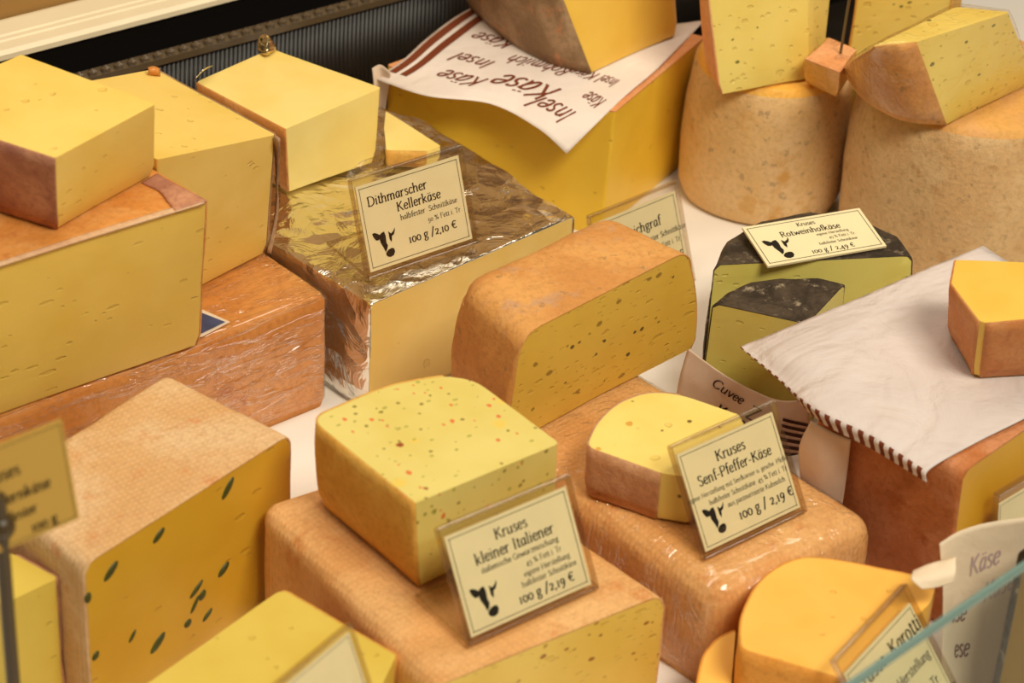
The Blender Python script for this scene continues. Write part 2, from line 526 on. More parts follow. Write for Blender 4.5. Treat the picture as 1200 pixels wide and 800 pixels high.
G('€', 54, S(48,56, 37,64, 22,60, 13,44, 13,26, 23,8, 37,4, 48,10), L(4,40, 40,40), L(4,30, 38,30))
for b, d in (('a', 'ä'), ('o', 'ö'), ('u', 'ü')):
    a, s = GL[b]; GL[d] = (a, s + (L(13,64, 15,59), L(29,64, 31,59)))

def cat_rom(p, n=5):
    out = []
    for i in range(len(p) - 1):
        a = p[max(i - 1, 0)]; b = p[i]; c = p[i + 1]; d = p[min(i + 2, len(p) - 1)]
        for k in range(n):
            t = k / n
            out.append(tuple(0.5 * (2 * b[q] + (c[q] - a[q]) * t + (2 * a[q] - 5 * b[q] + 4 * c[q] - d[q]) * t * t +
                                    (-a[q] + 3 * b[q] - 3 * c[q] + d[q]) * t ** 3) for q in (0, 1)))
    out.append(p[-1])
    return out

def text_width(s, size):
    return sum((GL[c][0] if c in GL else 0.26) for c in s) * size

def add_stroke(bm, pts, mapf, thick, thin, nib=0.25):
    prev = None
    for i in range(len(pts)):
        a = pts[max(i - 1, 0)]; b = pts[min(i + 1, len(pts) - 1)]
        dx, dy = b[0] - a[0], b[1] - a[1]; L_ = math.hypot(dx, dy) or 1e-9
        nx, ny = -dy / L_, dx / L_
        w = thin + (thick - thin) * abs(dy * math.cos(nib) + dx * math.sin(nib)) / L_
        w *= 0.5
        cur = (bm.verts.new(mapf(pts[i][0] + nx * w, pts[i][1] + ny * w)), bm.verts.new(mapf(pts[i][0] - nx * w, pts[i][1] - ny * w)))
        if prev: bm.faces.new((prev[0], prev[1], cur[1], cur[0]))
        prev = cur

def add_text(bm, s, x, y, size, mapf, align='l', bold=1.0, slant=0.0, serif=True, ang=0.0):
    w = text_width(s, size)
    if align == 'c': x0 = -w / 2
    elif align == 'r': x0 = -w
    else: x0 = 0.0
    ca, sa = math.cos(ang), math.sin(ang)
    thick, thin = 0.104 * size * bold, 0.050 * size * bold
    for ch in s:
        if ch not in GL:
            x0 += 0.26 * size; continue
        adv, strokes = GL[ch]
        def place(p):
            u = x0 + (p[0] + p[1] * slant) * size; v = p[1] * size
            return (x + u * ca - v * sa, y + u * sa + v * ca)
        for sm, pts in strokes:
            q = cat_rom(pts) if sm else pts
            if sm: add_stroke(bm, [place(p) for p in q], mapf, thick, thin, 0.25 + ang)
            else:
                for k in range(len(q) - 1):                  # straight strokes keep their own width
                    add_stroke(bm, [place(q[k]), place(q[k + 1])], mapf, thick, thin, 0.25 + ang)
            if serif and not sm and ch not in '.,/-%€':
                for e, o in ((pts[0], pts[1]), (pts[-1], pts[-2])):
                    if abs(e[0] - o[0]) < 0.04 and abs(e[1] - o[1]) > 0.2:
                        if e[1] <= 0.02: seg = [(e[0] - 0.075, e[1] + 0.012), (e[0] + 0.075, e[1] + 0.012)]
                        else: seg = [(e[0] - 0.08, e[1] - 0.035), (e[0] + 0.03, e[1] - 0.005)]
                        add_stroke(bm, [place(p) for p in seg], mapf, thin * 1.2, thin * 1.2)
        x0 += adv * size

COW = [
    [(0.00,0.98),(0.10,1.0),(0.22,0.94),(0.32,0.86),(0.30,0.76),(0.24,0.70),(0.12,0.72),(0.04,0.84)],            # ear
    [(0.26,0.84),(0.40,0.92),(0.52,0.94),(0.56,0.78),(0.54,0.55),(0.58,0.42),(0.52,0.30),(0.44,0.22),(0.38,0.40),(0.30,0.58)],
    [(0.70,0.90),(0.80,0.80),(0.92,0.86),(1.0,0.97),(0.99,0.86),(0.92,0.74),(0.82,0.70),(0.80,0.60),(0.76,0.50),(0.70,0.62)],
    [(0.46,0.20),(0.56,0.27),(0.72,0.30),(0.82,0.26),(0.84,0.14),(0.76,0.03),(0.62,0.0),(0.50,0.04),(0.44,0.12)],  # muzzle
]
INK = mat_plain('card_ink', srgb(38, 30, 22), 0.7, 0.2)
CARD = mat_plain('cream_card', srgb(248, 231, 184), 0.55, 0.3, nscale=40, namp=0.05)
ACRYL = mat_acrylic('clear_acrylic', (0.975, 0.965, 0.945, 1), 0.9, 0.05, 0.035)

EDGE = mat_acrylic('acrylic_edge', (0.92, 0.87, 0.79, 1), 0.5, 0.2, 0.14)

def sign_frame(bl, br, z0, tl, zguess=None):
    """bottom edge on the plane z0 from two image points; lean and height fitted to the top-left one"""
    a = W(bl[0], bl[1], z0); b = W(br[0], br[1], z0)
    ex = (b - a); w = ex.length; ex.normalize()
    nb = Vector((-ex.y, ex.x, 0))                      # away from the reader
    best = None
    for i in range(0, 120):
        lam = math.radians(-5 + i * 0.5)
        ey = Vector((0, 0, math.cos(lam))) + nb * math.sin(lam)
        for j in range(110):
            h = 0.04 + j * 0.001
            p = a + ey * h - CAMPOS
            d = p.dot(FWD); u = IW / 2 + FPX * p.dot(RGT) / d; v = IH / 2 - FPX * p.dot(UPV) / d
            e = (u - tl[0]) ** 2 + (v - tl[1]) ** 2
            if best is None or e < best[0]: best = (e, lam, h)
    _, lam, h = best
    ey = Vector((0, 0, math.cos(lam))) + nb * math.sin(lam)
    return a, ex, ey, ex.cross(ey), w, h, nb

def price_sign(label, fr, lines, cow=True, base=0.05, margin=0.05, holder=True, border=True, mat=None, paper=None):
    a, ex, ey, ez, w, h, nb = fr
    root = thing('price_sign', label, 'price sign', a + ex * (w / 2), math.atan2(ex.y, ex.x))
    th = 0.0012
    if holder:
        bm = bmesh.new()
        add_box(bm, a + ez * 0.0004, ex * w, ey * h, ez * th)                       # front sheet
        add_box(bm, a - ez * 0.0024, ex * w, ey * h, ez * th)                       # rear sheet
        add_box(bm, a + ey * (h - 0.0016) - ez * 0.0024, ex * w, ey * 0.0016, ez * 0.004)
        bd = nb * base
        add_box(bm, a, ex * w, bd, Vector((0, 0, 1)) * 0.0020)                     # foot going back
        bmesh.ops.bevel(bm, geom=bm.edges[:], offset=0.0003, segments=1, affect='EDGES')
        be = bmesh.new(); t_ = 0.0013; dz = ez * 0.0044
        o_ = a - ez * 0.0026
        add_box(be, o_ - ex * t_ * .5, ex * t_, ey * h, dz); add_box(be, o_ + ex * (w - t_ * .5), ex * t_, ey * h, dz)
        add_box(be, o_ + ey * (h - t_ * .5), ex * w, ey * t_ * 1.3, dz); add_box(be, o_ - ey * t_ * .3, ex * w, ey * t_ * 1.3, dz)
        if base > 0.02:
            for k in (0, 1):
                add_box(be, a + ex * (w * k - t_ * .5), ex * t_, bd, Vector((0, 0, 1)) * 0.0023)
            add_box(be, a + bd - nb * t_, ex * w, nb * t_, Vector((0, 0, 1)) * 0.0023)
        bmesh.ops.bevel(be, geom=be.edges[:], offset=0.0003, segments=1, affect='EDGES')
        mobj('acrylic_edge', be, EDGE, root, smooth=False)
        mobj('acrylic_holder', bm, mat or ACRYL, root, smooth=False)
    mg = margin * w
    bm = bmesh.new()
    cx0 = a + ex * mg * 0.7 + ey * (h * 0.055) - ez * 0.0008
    cw, ch = w - mg * 1.4, h * 0.865
    if not holder:
        cx0 = a; cw, ch = w, h
    add_box(bm, cx0, ex * cw, ey * ch, ez * 0.0008 if holder else -ez * 0.0016)
    card = mobj('card', bm, paper or CARD, root, smooth=False)
    o = cx0 + ez * (0.00095 if holder else 0.0002)
    mp = lambda u, v: o + ex * u + ey * v
    bm = bmesh.new()
    if border:
        m_ = 0.028 * cw; t_ = 0.0045 * cw
        c = [(m_, m_), (cw - m_, m_), (cw - m_, ch - m_), (m_, ch - m_)]
        for i in range(4):
            p, q = c[i], c[(i + 1) % 4]
            x0, x1 = min(p[0], q[0]) - t_, max(p[0], q[0]) + t_; y0, y1 = min(p[1], q[1]) - t_, max(p[1], q[1]) + t_
            if x1 - x0 > y1 - y0: y0 += t_ * .5; y1 -= t_ * .5
            else: x0 += t_ * .5; x1 -= t_ * .5
            bm.faces.new([bm.verts.new(mp(*k)) for k in ((x0, y0), (x1, y0), (x1, y1), (x0, y1))])
    if len(bm.faces): mobj('border_line', bm, INK, card, smooth=False)
    else: bm.free()
    bm = bmesh.new()
    for (s, x, y, size, al, bold) in lines:
        add_text(bm, s, x * cw, y * ch, size * ch, mp, al, bold)
    if lines: mobj('lettering', bm, INK, card, smooth=False)
    else: bm.free()
    if cow:
        bm = bmesh.new()
        cs = 0.235 * cw
        for poly in COW:
            bm.faces.new([bm.verts.new(mp(0.075 * cw + p[0] * cs * 0.92, 0.10 * ch + p[1] * cs)) for p in poly])
        bmesh.ops.triangulate(bm, faces=bm.faces[:])
        mobj('cow_emblem', bm, INK, card, smooth=False)
    return root

# ------------------------------------------------------------------ paper sheets
def crv(p, t):
    n = len(p) - 1
    x = min(max(t, 0), 1) * n; i = min(int(x), n - 1); f = x - i
    a = p[max(i - 1, 0)] if i > 0 else p[0] * 2 - p[1]
    b = p[i]; c = p[i + 1]
    d = p[i + 2] if i + 2 <= n else p[n] * 2 - p[n - 1]
    return 0.5 * (2 * b + (c - a) * f + (2 * a - 5 * b + 4 * c - d) * f * f + (-a + 3 * b - 3 * c + d) * f ** 3)

class Sheet:
    def __init__(self, rows, wob=0.0006, seed=0):
        self.g = [[W(*q) for q in r] for r in rows]; self.wob = wob; self.seed = seed
    def raw(self, u, v):
        return crv([crv(r, u) for r in self.g], v)
    def p(self, u, v):
        q = self.raw(u, v)
        return q + Vector((0, 0, 1)) * (self.wob * noise.noise(q * 22 + Vector((self.seed, 0, 0))))
    def nrm(self, u, v):
        e = 0.01
        a = self.raw(min(1, u + e), v) - self.raw(max(0, u - e), v); b = self.raw(u, min(1, v + e)) - self.raw(u, max(0, v - e))
        n = a.cross(b)
        n.normalize()
        if n.dot(CAMPOS - self.raw(u, v)) < 0: n = -n
        return n
    def build(self, name, mat, parent=None, nu=40, nv=30, th=0.0003):
        bm = bmesh.new(); uv = bm.loops.layers.uv.new('UVMap')
        vs = [[bm.verts.new(self.p(i / nu, j / nv)) for i in range(nu + 1)] for j in range(nv + 1)]
        for j in range(nv):
            for i in range(nu):
                f = bm.faces.new((vs[j][i], vs[j][i + 1], vs[j + 1][i + 1], vs[j + 1][i]))
                for l, (a, b) in zip(f.loops, ((i, j), (i + 1, j), (i + 1, j + 1), (i, j + 1))):
                    l[uv].uv = (a / nu, b / nv)
        o = mobj(name, bm, mat, parent, auto=80)
        solid(o, th, 0.0)
        return o
    def base(self):
        q = [self.p(u, v) for u in (0, .5, 1) for v in (0, .5, 1)]
        c = sum(q, Vector()) / len(q); c.z = min(k.z for k in q)
        return c
    def ink(self, u, v):
        u = min(max(u, 0.0), 1.0); v = min(max(v, 0.0), 1.0)
        return self.p(u, v) + self.nrm(u, v) * 0.0006

# ================================================================== THE SETTING
white = mat_plain('white_counter', srgb(246, 238, 228), 0.35, 0.45, nscale=9, namp=0.03)
black = mat_plain('black_panel', srgb(16, 12, 10), 0.5, 0.3)
cream = mat_plain('cream_metal', srgb(244, 226, 190), 0.35, 0.5, nscale=20, namp=0.05)
tan = mat_plain('tan_wall', srgb(165, 125, 70), 0.7, 0.2, nscale=6, namp=0.15)
beige = mat_plain('beige_wall', srgb(190, 165, 135), 0.7, 0.2, nscale=6, namp=0.05)

def along(px, py, z, lo, hi):
    """a line along the counter through an image point at height z"""
    p = W(px, py, z)
    return p + DIR_A * lo, p + DIR_A * hi

# deck
bm = bmesh.new()
o = W(600, 400, 0) ; o.z = -0.02
BK = W(280, 43, 0.16)                                              # on the back wall's bead line
# line of the back edge follows two image points of the bead line
b0 = W(100, 91, 0.125); b1 = W(455, -4, 0.125)
bd = (b1 - b0); bd.z = 0; bd.normalize()
bn = Vector((-bd.y, bd.x, 0))                                      # away from the customer
back0 = Vector((b0.x, b0.y, 0)) - bd * 1.2
add_box(bm, Vector((back0.x, back0.y, -0.02)) - bn * 1.6, bd * 3.6, bn * 1.72, Vector((0, 0, 0.02)))
tag(mobj('floor', bm, white, None, smooth=False), kind='structure')

# black panel behind the tray, cream ledge on it and the wall beyond
r0 = W(0, 66, 0.142); r1 = W(255, 0, 0.142)
rd = (r1 - r0); rd.z = 0; rd.normalize(); rn = Vector((-rd.y, rd.x, 0))
bm = bmesh.new()
add_box(bm, Vector((r0.x, r0.y, -0.02)) - rd * 0.9 + rn * 0.004, rd * 3.6, rn * 0.02, Vector((0, 0, 0.157)))
tag(mobj('wall_back', bm, black, None, smooth=False), kind='structure')
bm = bmesh.new()
prof = [(0, 0.0), (0, 0.004), (0.003, 0.0065), (0.012, 0.0072), (0.013, 0.0064), (0.0145, 0.0064), (0.0155, 0.0074), (0.019, 0.0076),
        (0.020, 0.0068), (0.0212, 0.0068), (0.0222, 0.0078), (0.039, 0.009), (0.042, 0.0085), (0.043, 0.005), (0.043, 0.0)]
ra = r0 - rd * 0.9; rb = r0 + rd * 2.7
va = [bm.verts.new(Vector((ra.x, ra.y, 0.138)) + rn * x + Vector((0, 0, z))) for x, z in prof]
vb_ = [bm.verts.new(Vector((rb.x, rb.y, 0.138)) + rn * x + Vector((0, 0, z))) for x, z in prof]
for i in range(len(prof)):
    k = (i + 1) % len(prof); bm.faces.new((va[i], va[k], vb_[k], vb_[i]))
bm.faces.new(va[::-1]); bm.faces.new(vb_)
tag(mobj('trim_1', bm, cream, None, smooth=False), kind='structure')
bm = bmesh.new()
add_box(bm, Vector((r0.x, r0.y, -0.02)) - rd * 0.9 + rn * 0.044, rd * 3.6, rn * 0.02, Vector((0, 0, 1.2)))
tag(mobj('wall_rear', bm, tan, None, smooth=False), kind='structure')

# black ribbed tray wall with a beaded rim
bm = bmesh.new()
H = 0.125; p0 = back0; N = 2800; Lb = 2.6
lo_, hi_ = [], []
for i in range(N + 1):
    s = Lb * i / N
    d = 0.0006 * math.sin(i * math.pi * 0.5)
    q = p0 + bd * s + bn * d
    lo_.append(bm.verts.new(Vector((q.x, q.y, 0.0)))); hi_.append(bm.verts.new(Vector((q.x, q.y, H - 0.002)) + bn * 0.003))
for i in range(N):
    bm.faces.new((lo_[i], lo_[i + 1], hi_[i + 1], hi_[i]))
blk2 = mat_plain('black_ribbed_plastic', srgb(34, 27, 20), 0.42, 0.4, nscale=50, namp=0.3)
tray = thing('tray_wall', 'black ribbed plastic tray wall with a beaded rim, behind all the cheeses', 'tray', p0 + bd * 1.5, math.atan2(bd.y, bd.x))
rib = solid(mobj('ribbed_panel', bm, blk2, tray), 0.003)
bm = bmesh.new()
a0 = Vector((p0.x, p0.y, H - 0.006)) - bn * 0.0005
add_box(bm, a0, bd * Lb, bn * 0.012, Vector((0, 0, 0.005)))
for i in range(int(Lb / 0.0105)):
    c = a0 + bd * (0.0105 * i) + bn * 0.004 + Vector((0, 0, 0.006))
    bmesh.ops.create_icosphere(bm, subdivisions=1, radius=0.0040, matrix=Matrix.Translation(c))
bm2 = bmesh.new()
bm2.faces.new([bm2.verts.new(W(x, y, .0012)) for x, y in ((790, 53), (1020, -9), (1034, 62), (800, 88))])
fl_ = mobj('dark_gap_sheet', bm2, blk2, tray, smooth=False)  # added black sheet that makes the deck gap behind the wheels read dark
mobj('beaded_rim', bm, mat_plain('dark_bead_plastic', srgb(92, 76, 56), 0.22, 0.7), tray)

# ================================================================== CHEESES
Y = srgb(246, 212, 116); YB = srgb(244, 200, 78); PALE = srgb(250, 222, 138)
HOLES = [(95, 0.38, 0.16, (1, 1, 2.6)), (180, 0.38, 0.2, (1, 1, 2.2))]
FEWH = [(120, 0.36, 0.05, (1, 1, 2.0)), (190, 0.36, 0.05, (1, 1, 1.6))]
P_LEFT = mat_paste('yellow_paste_holes', srgb(238, 204, 100), holes=[(60, 0.36, 0.13, (1, 1, 3.4)), (130, 0.38, 0.09, (1, 1, 1.8))])
P_SECOND = mat_paste('yellow_paste', Y, holes=FEWH)
P_PALE = mat_paste('pale_paste', srgb(253, 226, 140), holes=[(60, 0.3, 0.05, (1, 1, 1))], streak=False)
P_FOIL = mat_paste('cream_paste', srgb(248, 216, 132), holes=[(70, 0.3, 0.08, (1, 1, 1))])
P_REAR = mat_paste('deep_yellow_paste', srgb(244, 200, 62), holes=[(130, 0.36, 0.08, (1, 1, 1.4))], streak=False)
P_CENT = mat_paste('seeded_paste', srgb(226, 186, 78), holes=HOLES,
                   specks=[(srgb(60, 54, 30), 150, 0.36, 0.07, (1, 1, 1.3)), (srgb(150, 116, 44), 110, 0.34, 0.10, (1, 1, 1.5))])
P_ITAL = mat_paste('herb_paste', srgb(230, 212, 126), streak=False,
                   specks=[(srgb(238, 204, 96), 80, 0.42, 0.12, (1, 1, 1)), (srgb(176, 168, 76), 210, 0.40, 0.12, (1, 1.6, 1)), (srgb(150, 48, 22), 130, 0.34, 0.04, (1, 1, 1.8)),
                           (srgb(226, 112, 62), 190, 0.38, 0.08, (1.3, 1, 1)), (srgb(140, 122, 54), 280, 0.40, 0.10, (1, 1, 1))])
P_BASE = mat_paste('chilli_paste', srgb(236, 200, 100), holes=HOLES,
                   specks=[(srgb(150, 84, 40), 130, 0.34, 0.06, (1, 1, 1.6)), (srgb(176, 130, 50), 190, 0.36, 0.12, (1, 1, 1.4))])
P_PUMP = mat_paste('seed_paste', srgb(220, 172, 50), holes=[(95, 0.36, 0.14, (1, 1, 2.4))])
P_FRONT = mat_paste('front_paste', srgb(224, 196, 90), holes=FEWH)
P_SENF = mat_paste('mustard_paste', srgb(246, 220, 126), streak=False, holes=[(120, 0.36, 0.06, (1, 1, 1))],
                   specks=[(srgb(92, 70, 20), 150, 0.36, 0.06, (1, 1, 1)), (srgb(220, 160, 64), 130, 0.36, 0.09, (1, 1, 1))])
P_ROT = mat_paste('olive_paste', srgb(230, 216, 118), holes=[(130, 0.38, 0.12, (1, 1, 2.2))])
P_CARROT = mat_paste('orange_paste', srgb(255, 196, 92), holes=[(150, 0.36, 0.05, (1, 1, 1.8))], streak=False)
P_HERBW = mat_paste('herb_wedge_paste', srgb(240, 214, 118), holes=[(110, 0.38, 0.2, (1, 1, 1.6)), (190, 0.38, 0.2, (1, 1, 1.4))],
                    specks=[(srgb(112, 104, 50), 150, 0.36, 0.09, (1, 1, 1.5))])
P_TOPW = mat_paste('top_wedge_paste', srgb(244, 200, 88), holes=[(110, 0.36, 0.04, (1, 1, 1))], streak=False)
P_OLIVE = mat_paste('dark_olive_paste', srgb(150, 112, 20), streak=False)
P_BROWN = mat_paste('golden_paste', srgb(226, 168, 34), streak=False)

R_PINK = mat_rind('pink_rind', srgb(176, 118, 92), srgb(206, 148, 112), srgb(160, 96, 80))
R_ORANGE = mat_rind('orange_rind', srgb(216, 140, 64), srgb(230, 166, 96), srgb(200, 120, 60), coat=0.3)
R_CENT = mat_rind('golden_orange_rind', srgb(214, 148, 80), srgb(230, 168, 96), srgb(204, 156, 116), scale=16,
                  mould=[(srgb(134, 112, 74), 150, 0.36, 0.10)])
R_CLOTH = mat_rind('cloth_marked_rind', srgb(218, 168, 112), srgb(228, 190, 144), srgb(212, 140, 84), scale=12, cloth=0.22)
R_GOLD = mat_rind('golden_rind', srgb(222, 160, 66), srgb(232, 178, 86), srgb(214, 146, 66), scale=20)
R_BASE = mat_rind('tan_orange_rind', srgb(226, 164, 100), srgb(236, 182, 120), srgb(214, 140, 78), scale=14, cloth=0.18)
R_WHEEL = mat_rind('wheel_rind', srgb(228, 184, 122), srgb(232, 192, 138), srgb(214, 158, 84), scale=14, bumpd=0.0016,
                   mould=[(srgb(140, 118, 92), 130, 0.42, 0.22), (srgb(206, 148, 62), 40, 0.36, 0.12)])
R_WHEEL2 = mat_rind('speckled_wheel_rind', srgb(216, 172, 118), srgb(222, 184, 132), srgb(192, 144, 88), scale=26, bumpd=0.0020,
                    mould=[(srgb(156, 126, 88), 170, 0.42, 0.25)])
R_DARK = mat_rind('black_rind', srgb(52, 42, 32), srgb(84, 70, 56), srgb(168, 150, 124), scale=40, bumpd=0.0014)
R_BROWN = mat_rind('brown_rind', srgb(194, 114, 58), srgb(212, 142, 96), srgb(176, 98, 48), scale=18)
R_CRUST = mat_rind('grey_brown_crust', srgb(150, 118, 84), srgb(182, 148, 112), srgb(200, 140, 96), scale=24)
R_SENF = mat_rind('pink_brown_rind', srgb(198, 140, 96), srgb(212, 160, 118), srgb(176, 112, 72), scale=30)
R_CARR = mat_rind('carrot_rind', srgb(232, 150, 56), srgb(238, 164, 74))
R_SAL = mat_rind('salmon_rind', srgb(236, 160, 104), srgb(240, 176, 124))
R_WRAP = mat_rind('amber_rind', srgb(216, 142, 70), srgb(226, 158, 88), srgb(206, 126, 62), scale=12)
FOIL = mat_foil('silver_foil'); FOILB = mat_foil('brown_silver_foil', (0.80, 0.68, 0.54, 1), 40)
FILM = mat_film('cling_film', 0.05, 30, (1.2, 2.2, 1.2), 0.5); FILMS = mat_film('soft_cling_film', 0.03, 30, (1, 2, 1), 0.3, 0.9)
FILMT = mat_film('streaky_cling_film', 0.10, 26, (0.5, 5, 4.5), 0.9, 0.12)

H1 = 0.088
# --- left stack
cheese('wrapped_cheese', 'long orange cheese block in cling film at the bottom of the left stack', 'cheese', R_WRAP, R_WRAP, FILMT,
       top=[(381, 345), (-170, 556), (-330, 420), (190, 213)], zt=H1, zb=0, edges='rrrr', topk='r', radii=0.004, rtop=0.004, seed=1, rind_name='rind')
cheese('cheese_block', 'large yellow cheese block with orange top standing on the film-wrapped block at left', 'cheese', P_LEFT, R_ORANGE,
       top=[(242, 237, .206), (-150, 358, .206), (-260, 250, .206), (60, 133, .206)], zt=0.206, zb=H1 + .003, edges='crrr', topk='r', radii=(0.001, 0, 0.004, 0.004), rtop=0.0,
       bot=[(233, 404), (-150, 540), (-270, 430), (50, 300)], seed=2, amp=.0009)
cheese('cheese_block', 'topmost yellow block with pinkish-brown left rind at the left edge of the photo', 'cheese', P_SECOND, R_PINK,
       top=[(65, 185), (182, 122), (25, 64), (-120, 125)], zt=0.268, zb=0.2085, edges='cccr', topk='c', radii=0.0015, rtop=0.0,
       bot=[(68, 269), (181, 205), (30, 150), (-110, 215)], seed=3)
cheese('cheese_block', 'tall yellow block with a foil-edged right side between the top left block and pale block', 'cheese', P_SECOND, R_CRUST,
       top=[(184, 187, .215), (323, 158, .188), (181, 81, .190), (48, 105, .214)], zt=0.2, zb=H1 + .003, edges='crcc', topk='c', radii=(.002, .003, .001, .002), rtop=0.0,
       bot=[(188, 362), (313, 296), (190, 225), (68, 290)], seed=4)
# --- foil block
FZ = 0.088
fb = cheese('foil_wrapped_cheese', 'cream cheese block in silver foil under the sign priced 2,10', 'cheese', P_FOIL, FOIL,
       top=[(435, 357), (672, 254), (495, 138), (392, 112), (240, 150), (236, 236)], zt=FZ, zb=0, edges='crrrrr', topk='r', radii=(0.002, 0.002, 0.01, 0.01, .01, .01), rtop=0.003, rind_name='foil_wrap',
       amp=0.0003, ampr=0.003, rth=0.0008, seed=5)
cheese('cheese_block', 'pale cream block with brown left rind on the silver foil, at left of the sign', 'cheese', P_PALE, R_WRAP,
       top=[(335, 151), (447, 103), (318, 57), (230, 96)], zt=0.145, zb=FZ + .004, edges='cccr', topk='c', radii=(.001, .003, .003, .003), rtop=0.0,
       bot=[(339, 226), (441, 190), (320, 130), (238, 168)], seed=6)
cheese('cheese_slab', 'small pale slab behind the pale block, in front of the big block under paper', 'cheese', P_PALE, R_GOLD,
       top=[(453, 176), (500, 177), (517, 171), (478, 146), (452, 130), (450, 150)], zt=0.106, zb=FZ + .005, edges='rccccc', topk='c', radii=0.002, rtop=0.0, seed=7)
# --- big block at the back with paper and wedge
BZ = 0.105
cheese('cheese_block', 'big deep yellow block at the back under a printed white paper', 'cheese', P_REAR, R_SAL,
       top=[(721, 132), (827, 44), (632, 10), (452, 78)], zt=BZ, zb=0, edges='cccc', topk='r', radii=(.002, .004, .004, .004), rtop=0.0,
       bot=[(704, 277), (805, 189), (622, 142), (450, 224)], seed=8)
cheese('cheese_wedge', 'yellow wedge with grey-brown crust lying on the printed paper at the top', 'cheese', P_TOPW, R_CRUST,
       top=[(648, -32), (790, -75), (690, -110), (534, -94), (562, -66), (600, -46)], zt=BZ + 0.085, zb=BZ + .0055, edges='cccrrr', topk='c', radii=(.0, .006, .004, .002, .04, .04), rtop=0.0, rth=0.002,
       bot=[(694, 86), (797, 40), (690, -20), (550, 8), (594, 48), (645, 75)], seed=9, combine='max')
# --- centre stack
SZ = 0.072
cheese('wrapped_cheese', 'large pinkish-orange cheese in cling film under the centre cheese', 'cheese', R_BASE, R_BASE, FILM,
       top=[(842, 700), (1030, 608), (706, 404), (535, 486)], zt=SZ, zb=0, edges='rrrr', topk='r', radii=0.016, rtop=0.014, bulge=0.001, seed=10, flare=1.0)
cheese('cheese_half', 'orange-rinded half cheese with seed-flecked cut face in the centre', 'cheese', P_CENT, R_CENT,
       top=[(609, 395), (812, 291), (712, 243), (536, 325)], zt=SZ + .085, zb=SZ + .0035, edges='crrr', topk='r', radii=(0, 0, .018, .014), rtop=0.016, bulge=0.003, rth=0.001,
       bot=[(592, 524), (812, 408), (716, 352), (524, 450)], seed=11)
cheese('cheese_wedge', 'half-round pale wedge with pinkish rind on the film-wrapped cheese, behind a sign', 'cheese', P_SENF, R_SENF,
       top=[(688, 523), (700, 495), (724, 472), (760, 459), (797, 462), (866, 486), (878, 510), (814, 560), (775, 554)], zt=SZ + .038, zb=SZ + .0035,
       edges='rrrrccccr', topk='c', radii=(.006, .03, .03, .03, .03, .002, .002, .002, .002), rtop=0.0, seed=12, step=.004)
# --- kleiner Italiener
IZ = 0.083
cheese('cheese_block', 'large tan-orange rinded cheese under the herb and chilli flecked block', 'cheese', P_BASE, R_BASE,
       top=[(508, 806), (779, 696), (522, 520), (305, 590)], zt=IZ, zb=0, edges='crrr', topk='r', radii=(0, 0, .012, .012), rtop=0.010, seed=13)
cheese('cheese_block', 'pale herb and chilli flecked block with golden rind on a larger cheese', 'cheese', P_ITAL, R_GOLD,
       top=[(487, 589), (656, 519), (556, 445), (520, 440), (455, 452), (364, 490)], zt=IZ + .066, zb=IZ + .0035, edges='cccrrr', topk='c', radii=(.0, .004, .01, .008, .012, .012), rtop=0.0, bulge=.002,
       bot=[(492, 688), (652, 612), (560, 540), (520, 535), (460, 545), (370, 585)], seed=14)
# --- front left
pump_top = [(100, 663), (339, 510), (195, 437), (-20, 575)]
pump = cheese('cheese_block', 'big cheese block with dark green seeds in its cut face at lower left', 'cheese', P_PUMP, R_CLOTH,
       top=pump_top, zt=0.115, zb=0, edges='crrr', topk='r', radii=(0, 0, .012, .012), rtop=0.006, seed=15)
# pumpkin seeds set in the cut face, each by its place on the face
SEED = mat_plain('pumpkin_seed_green', srgb(84, 86, 34), 0.45, 0.4, nscale=60, namp=0.4)
fa, fbb = W(100, 663, 0.115), W(339, 510, 0.115)
fd = (fbb - fa); fl = fd.length; fd.normalize(); fn = Vector((fd.y, -fd.x, 0))
def on_face(px, py):
    d = FWD * FPX + RGT * (px - IW / 2) - UPV * (py - IH / 2)
    t = (fa - CAMPOS).dot(fn) / d.dot(fn)
    return CAMPOS + d * t
for (px, py, L_, wd, ang) in ((267, 572, 24, 8, 50), (186, 627, 18, 8, 35), (130, 669, 22, 9, 38), (103, 700, 8, 12, 0), (262, 667, 18, 8, 35),
                              (237, 697, 12, 9, 60), (230, 690, 22, 6, 35), (220, 730, 10, 9, 20), (185, 753, 24, 10, 38), (322, 654, 22, 9, 40),
                              (243, 720, 16, 6, 35), (112, 768, 10, 8, 50), (228, 708, 20, 5, 55), (155, 745, 14, 4, 50)):
    c = on_face(px, py)
    if c.z < 0.004: continue
    bm = bmesh.new()
    a = math.radians(ang); ux = fd * math.cos(a) + Vector((0, 0, 1)) * math.sin(a); uz = fn.cross(ux)
    mm = Matrix.Identity(4)
    sxx, syy = L_ * 0.00031, wd * 0.00031
    for i in range(3):
        mm[i][0] = ux[i] * sxx; mm[i][1] = uz[i] * syy; mm[i][2] = fn[i] * 0.0012; mm[i][3] = c[i]
    bmesh.ops.create_uvsphere(bm, u_segments=14, v_segments=8, radius=1.0, matrix=mm)
    mobj('pumpkin_seed', bm, SEED, pump)
cheese('cheese_wedge', 'yellow slab with its corner at the bottom edge, in front of the dark-seeded block', 'cheese', P_FRONT, R_GOLD,
       top=[(330, 690), (464, 768), (410, 880), (120, 838)], zt=0.082, zb=0, edges='rcrc', topk='c', radii=(.006, .002, .002, .002), rtop=0.0, seed=16, flare=0.98)
cheese('cheese_wedge', 'yellow slab standing in the bottom left corner in front of the pink rind', 'cheese', P_FRONT, R_PINK,
       top=[(68, 677), (5, 707), (-110, 700), (-60, 630), (18, 650)], zt=0.095, zb=0, edges='ccccr', topk='c', radii=.003, rtop=0.0, seed=17)

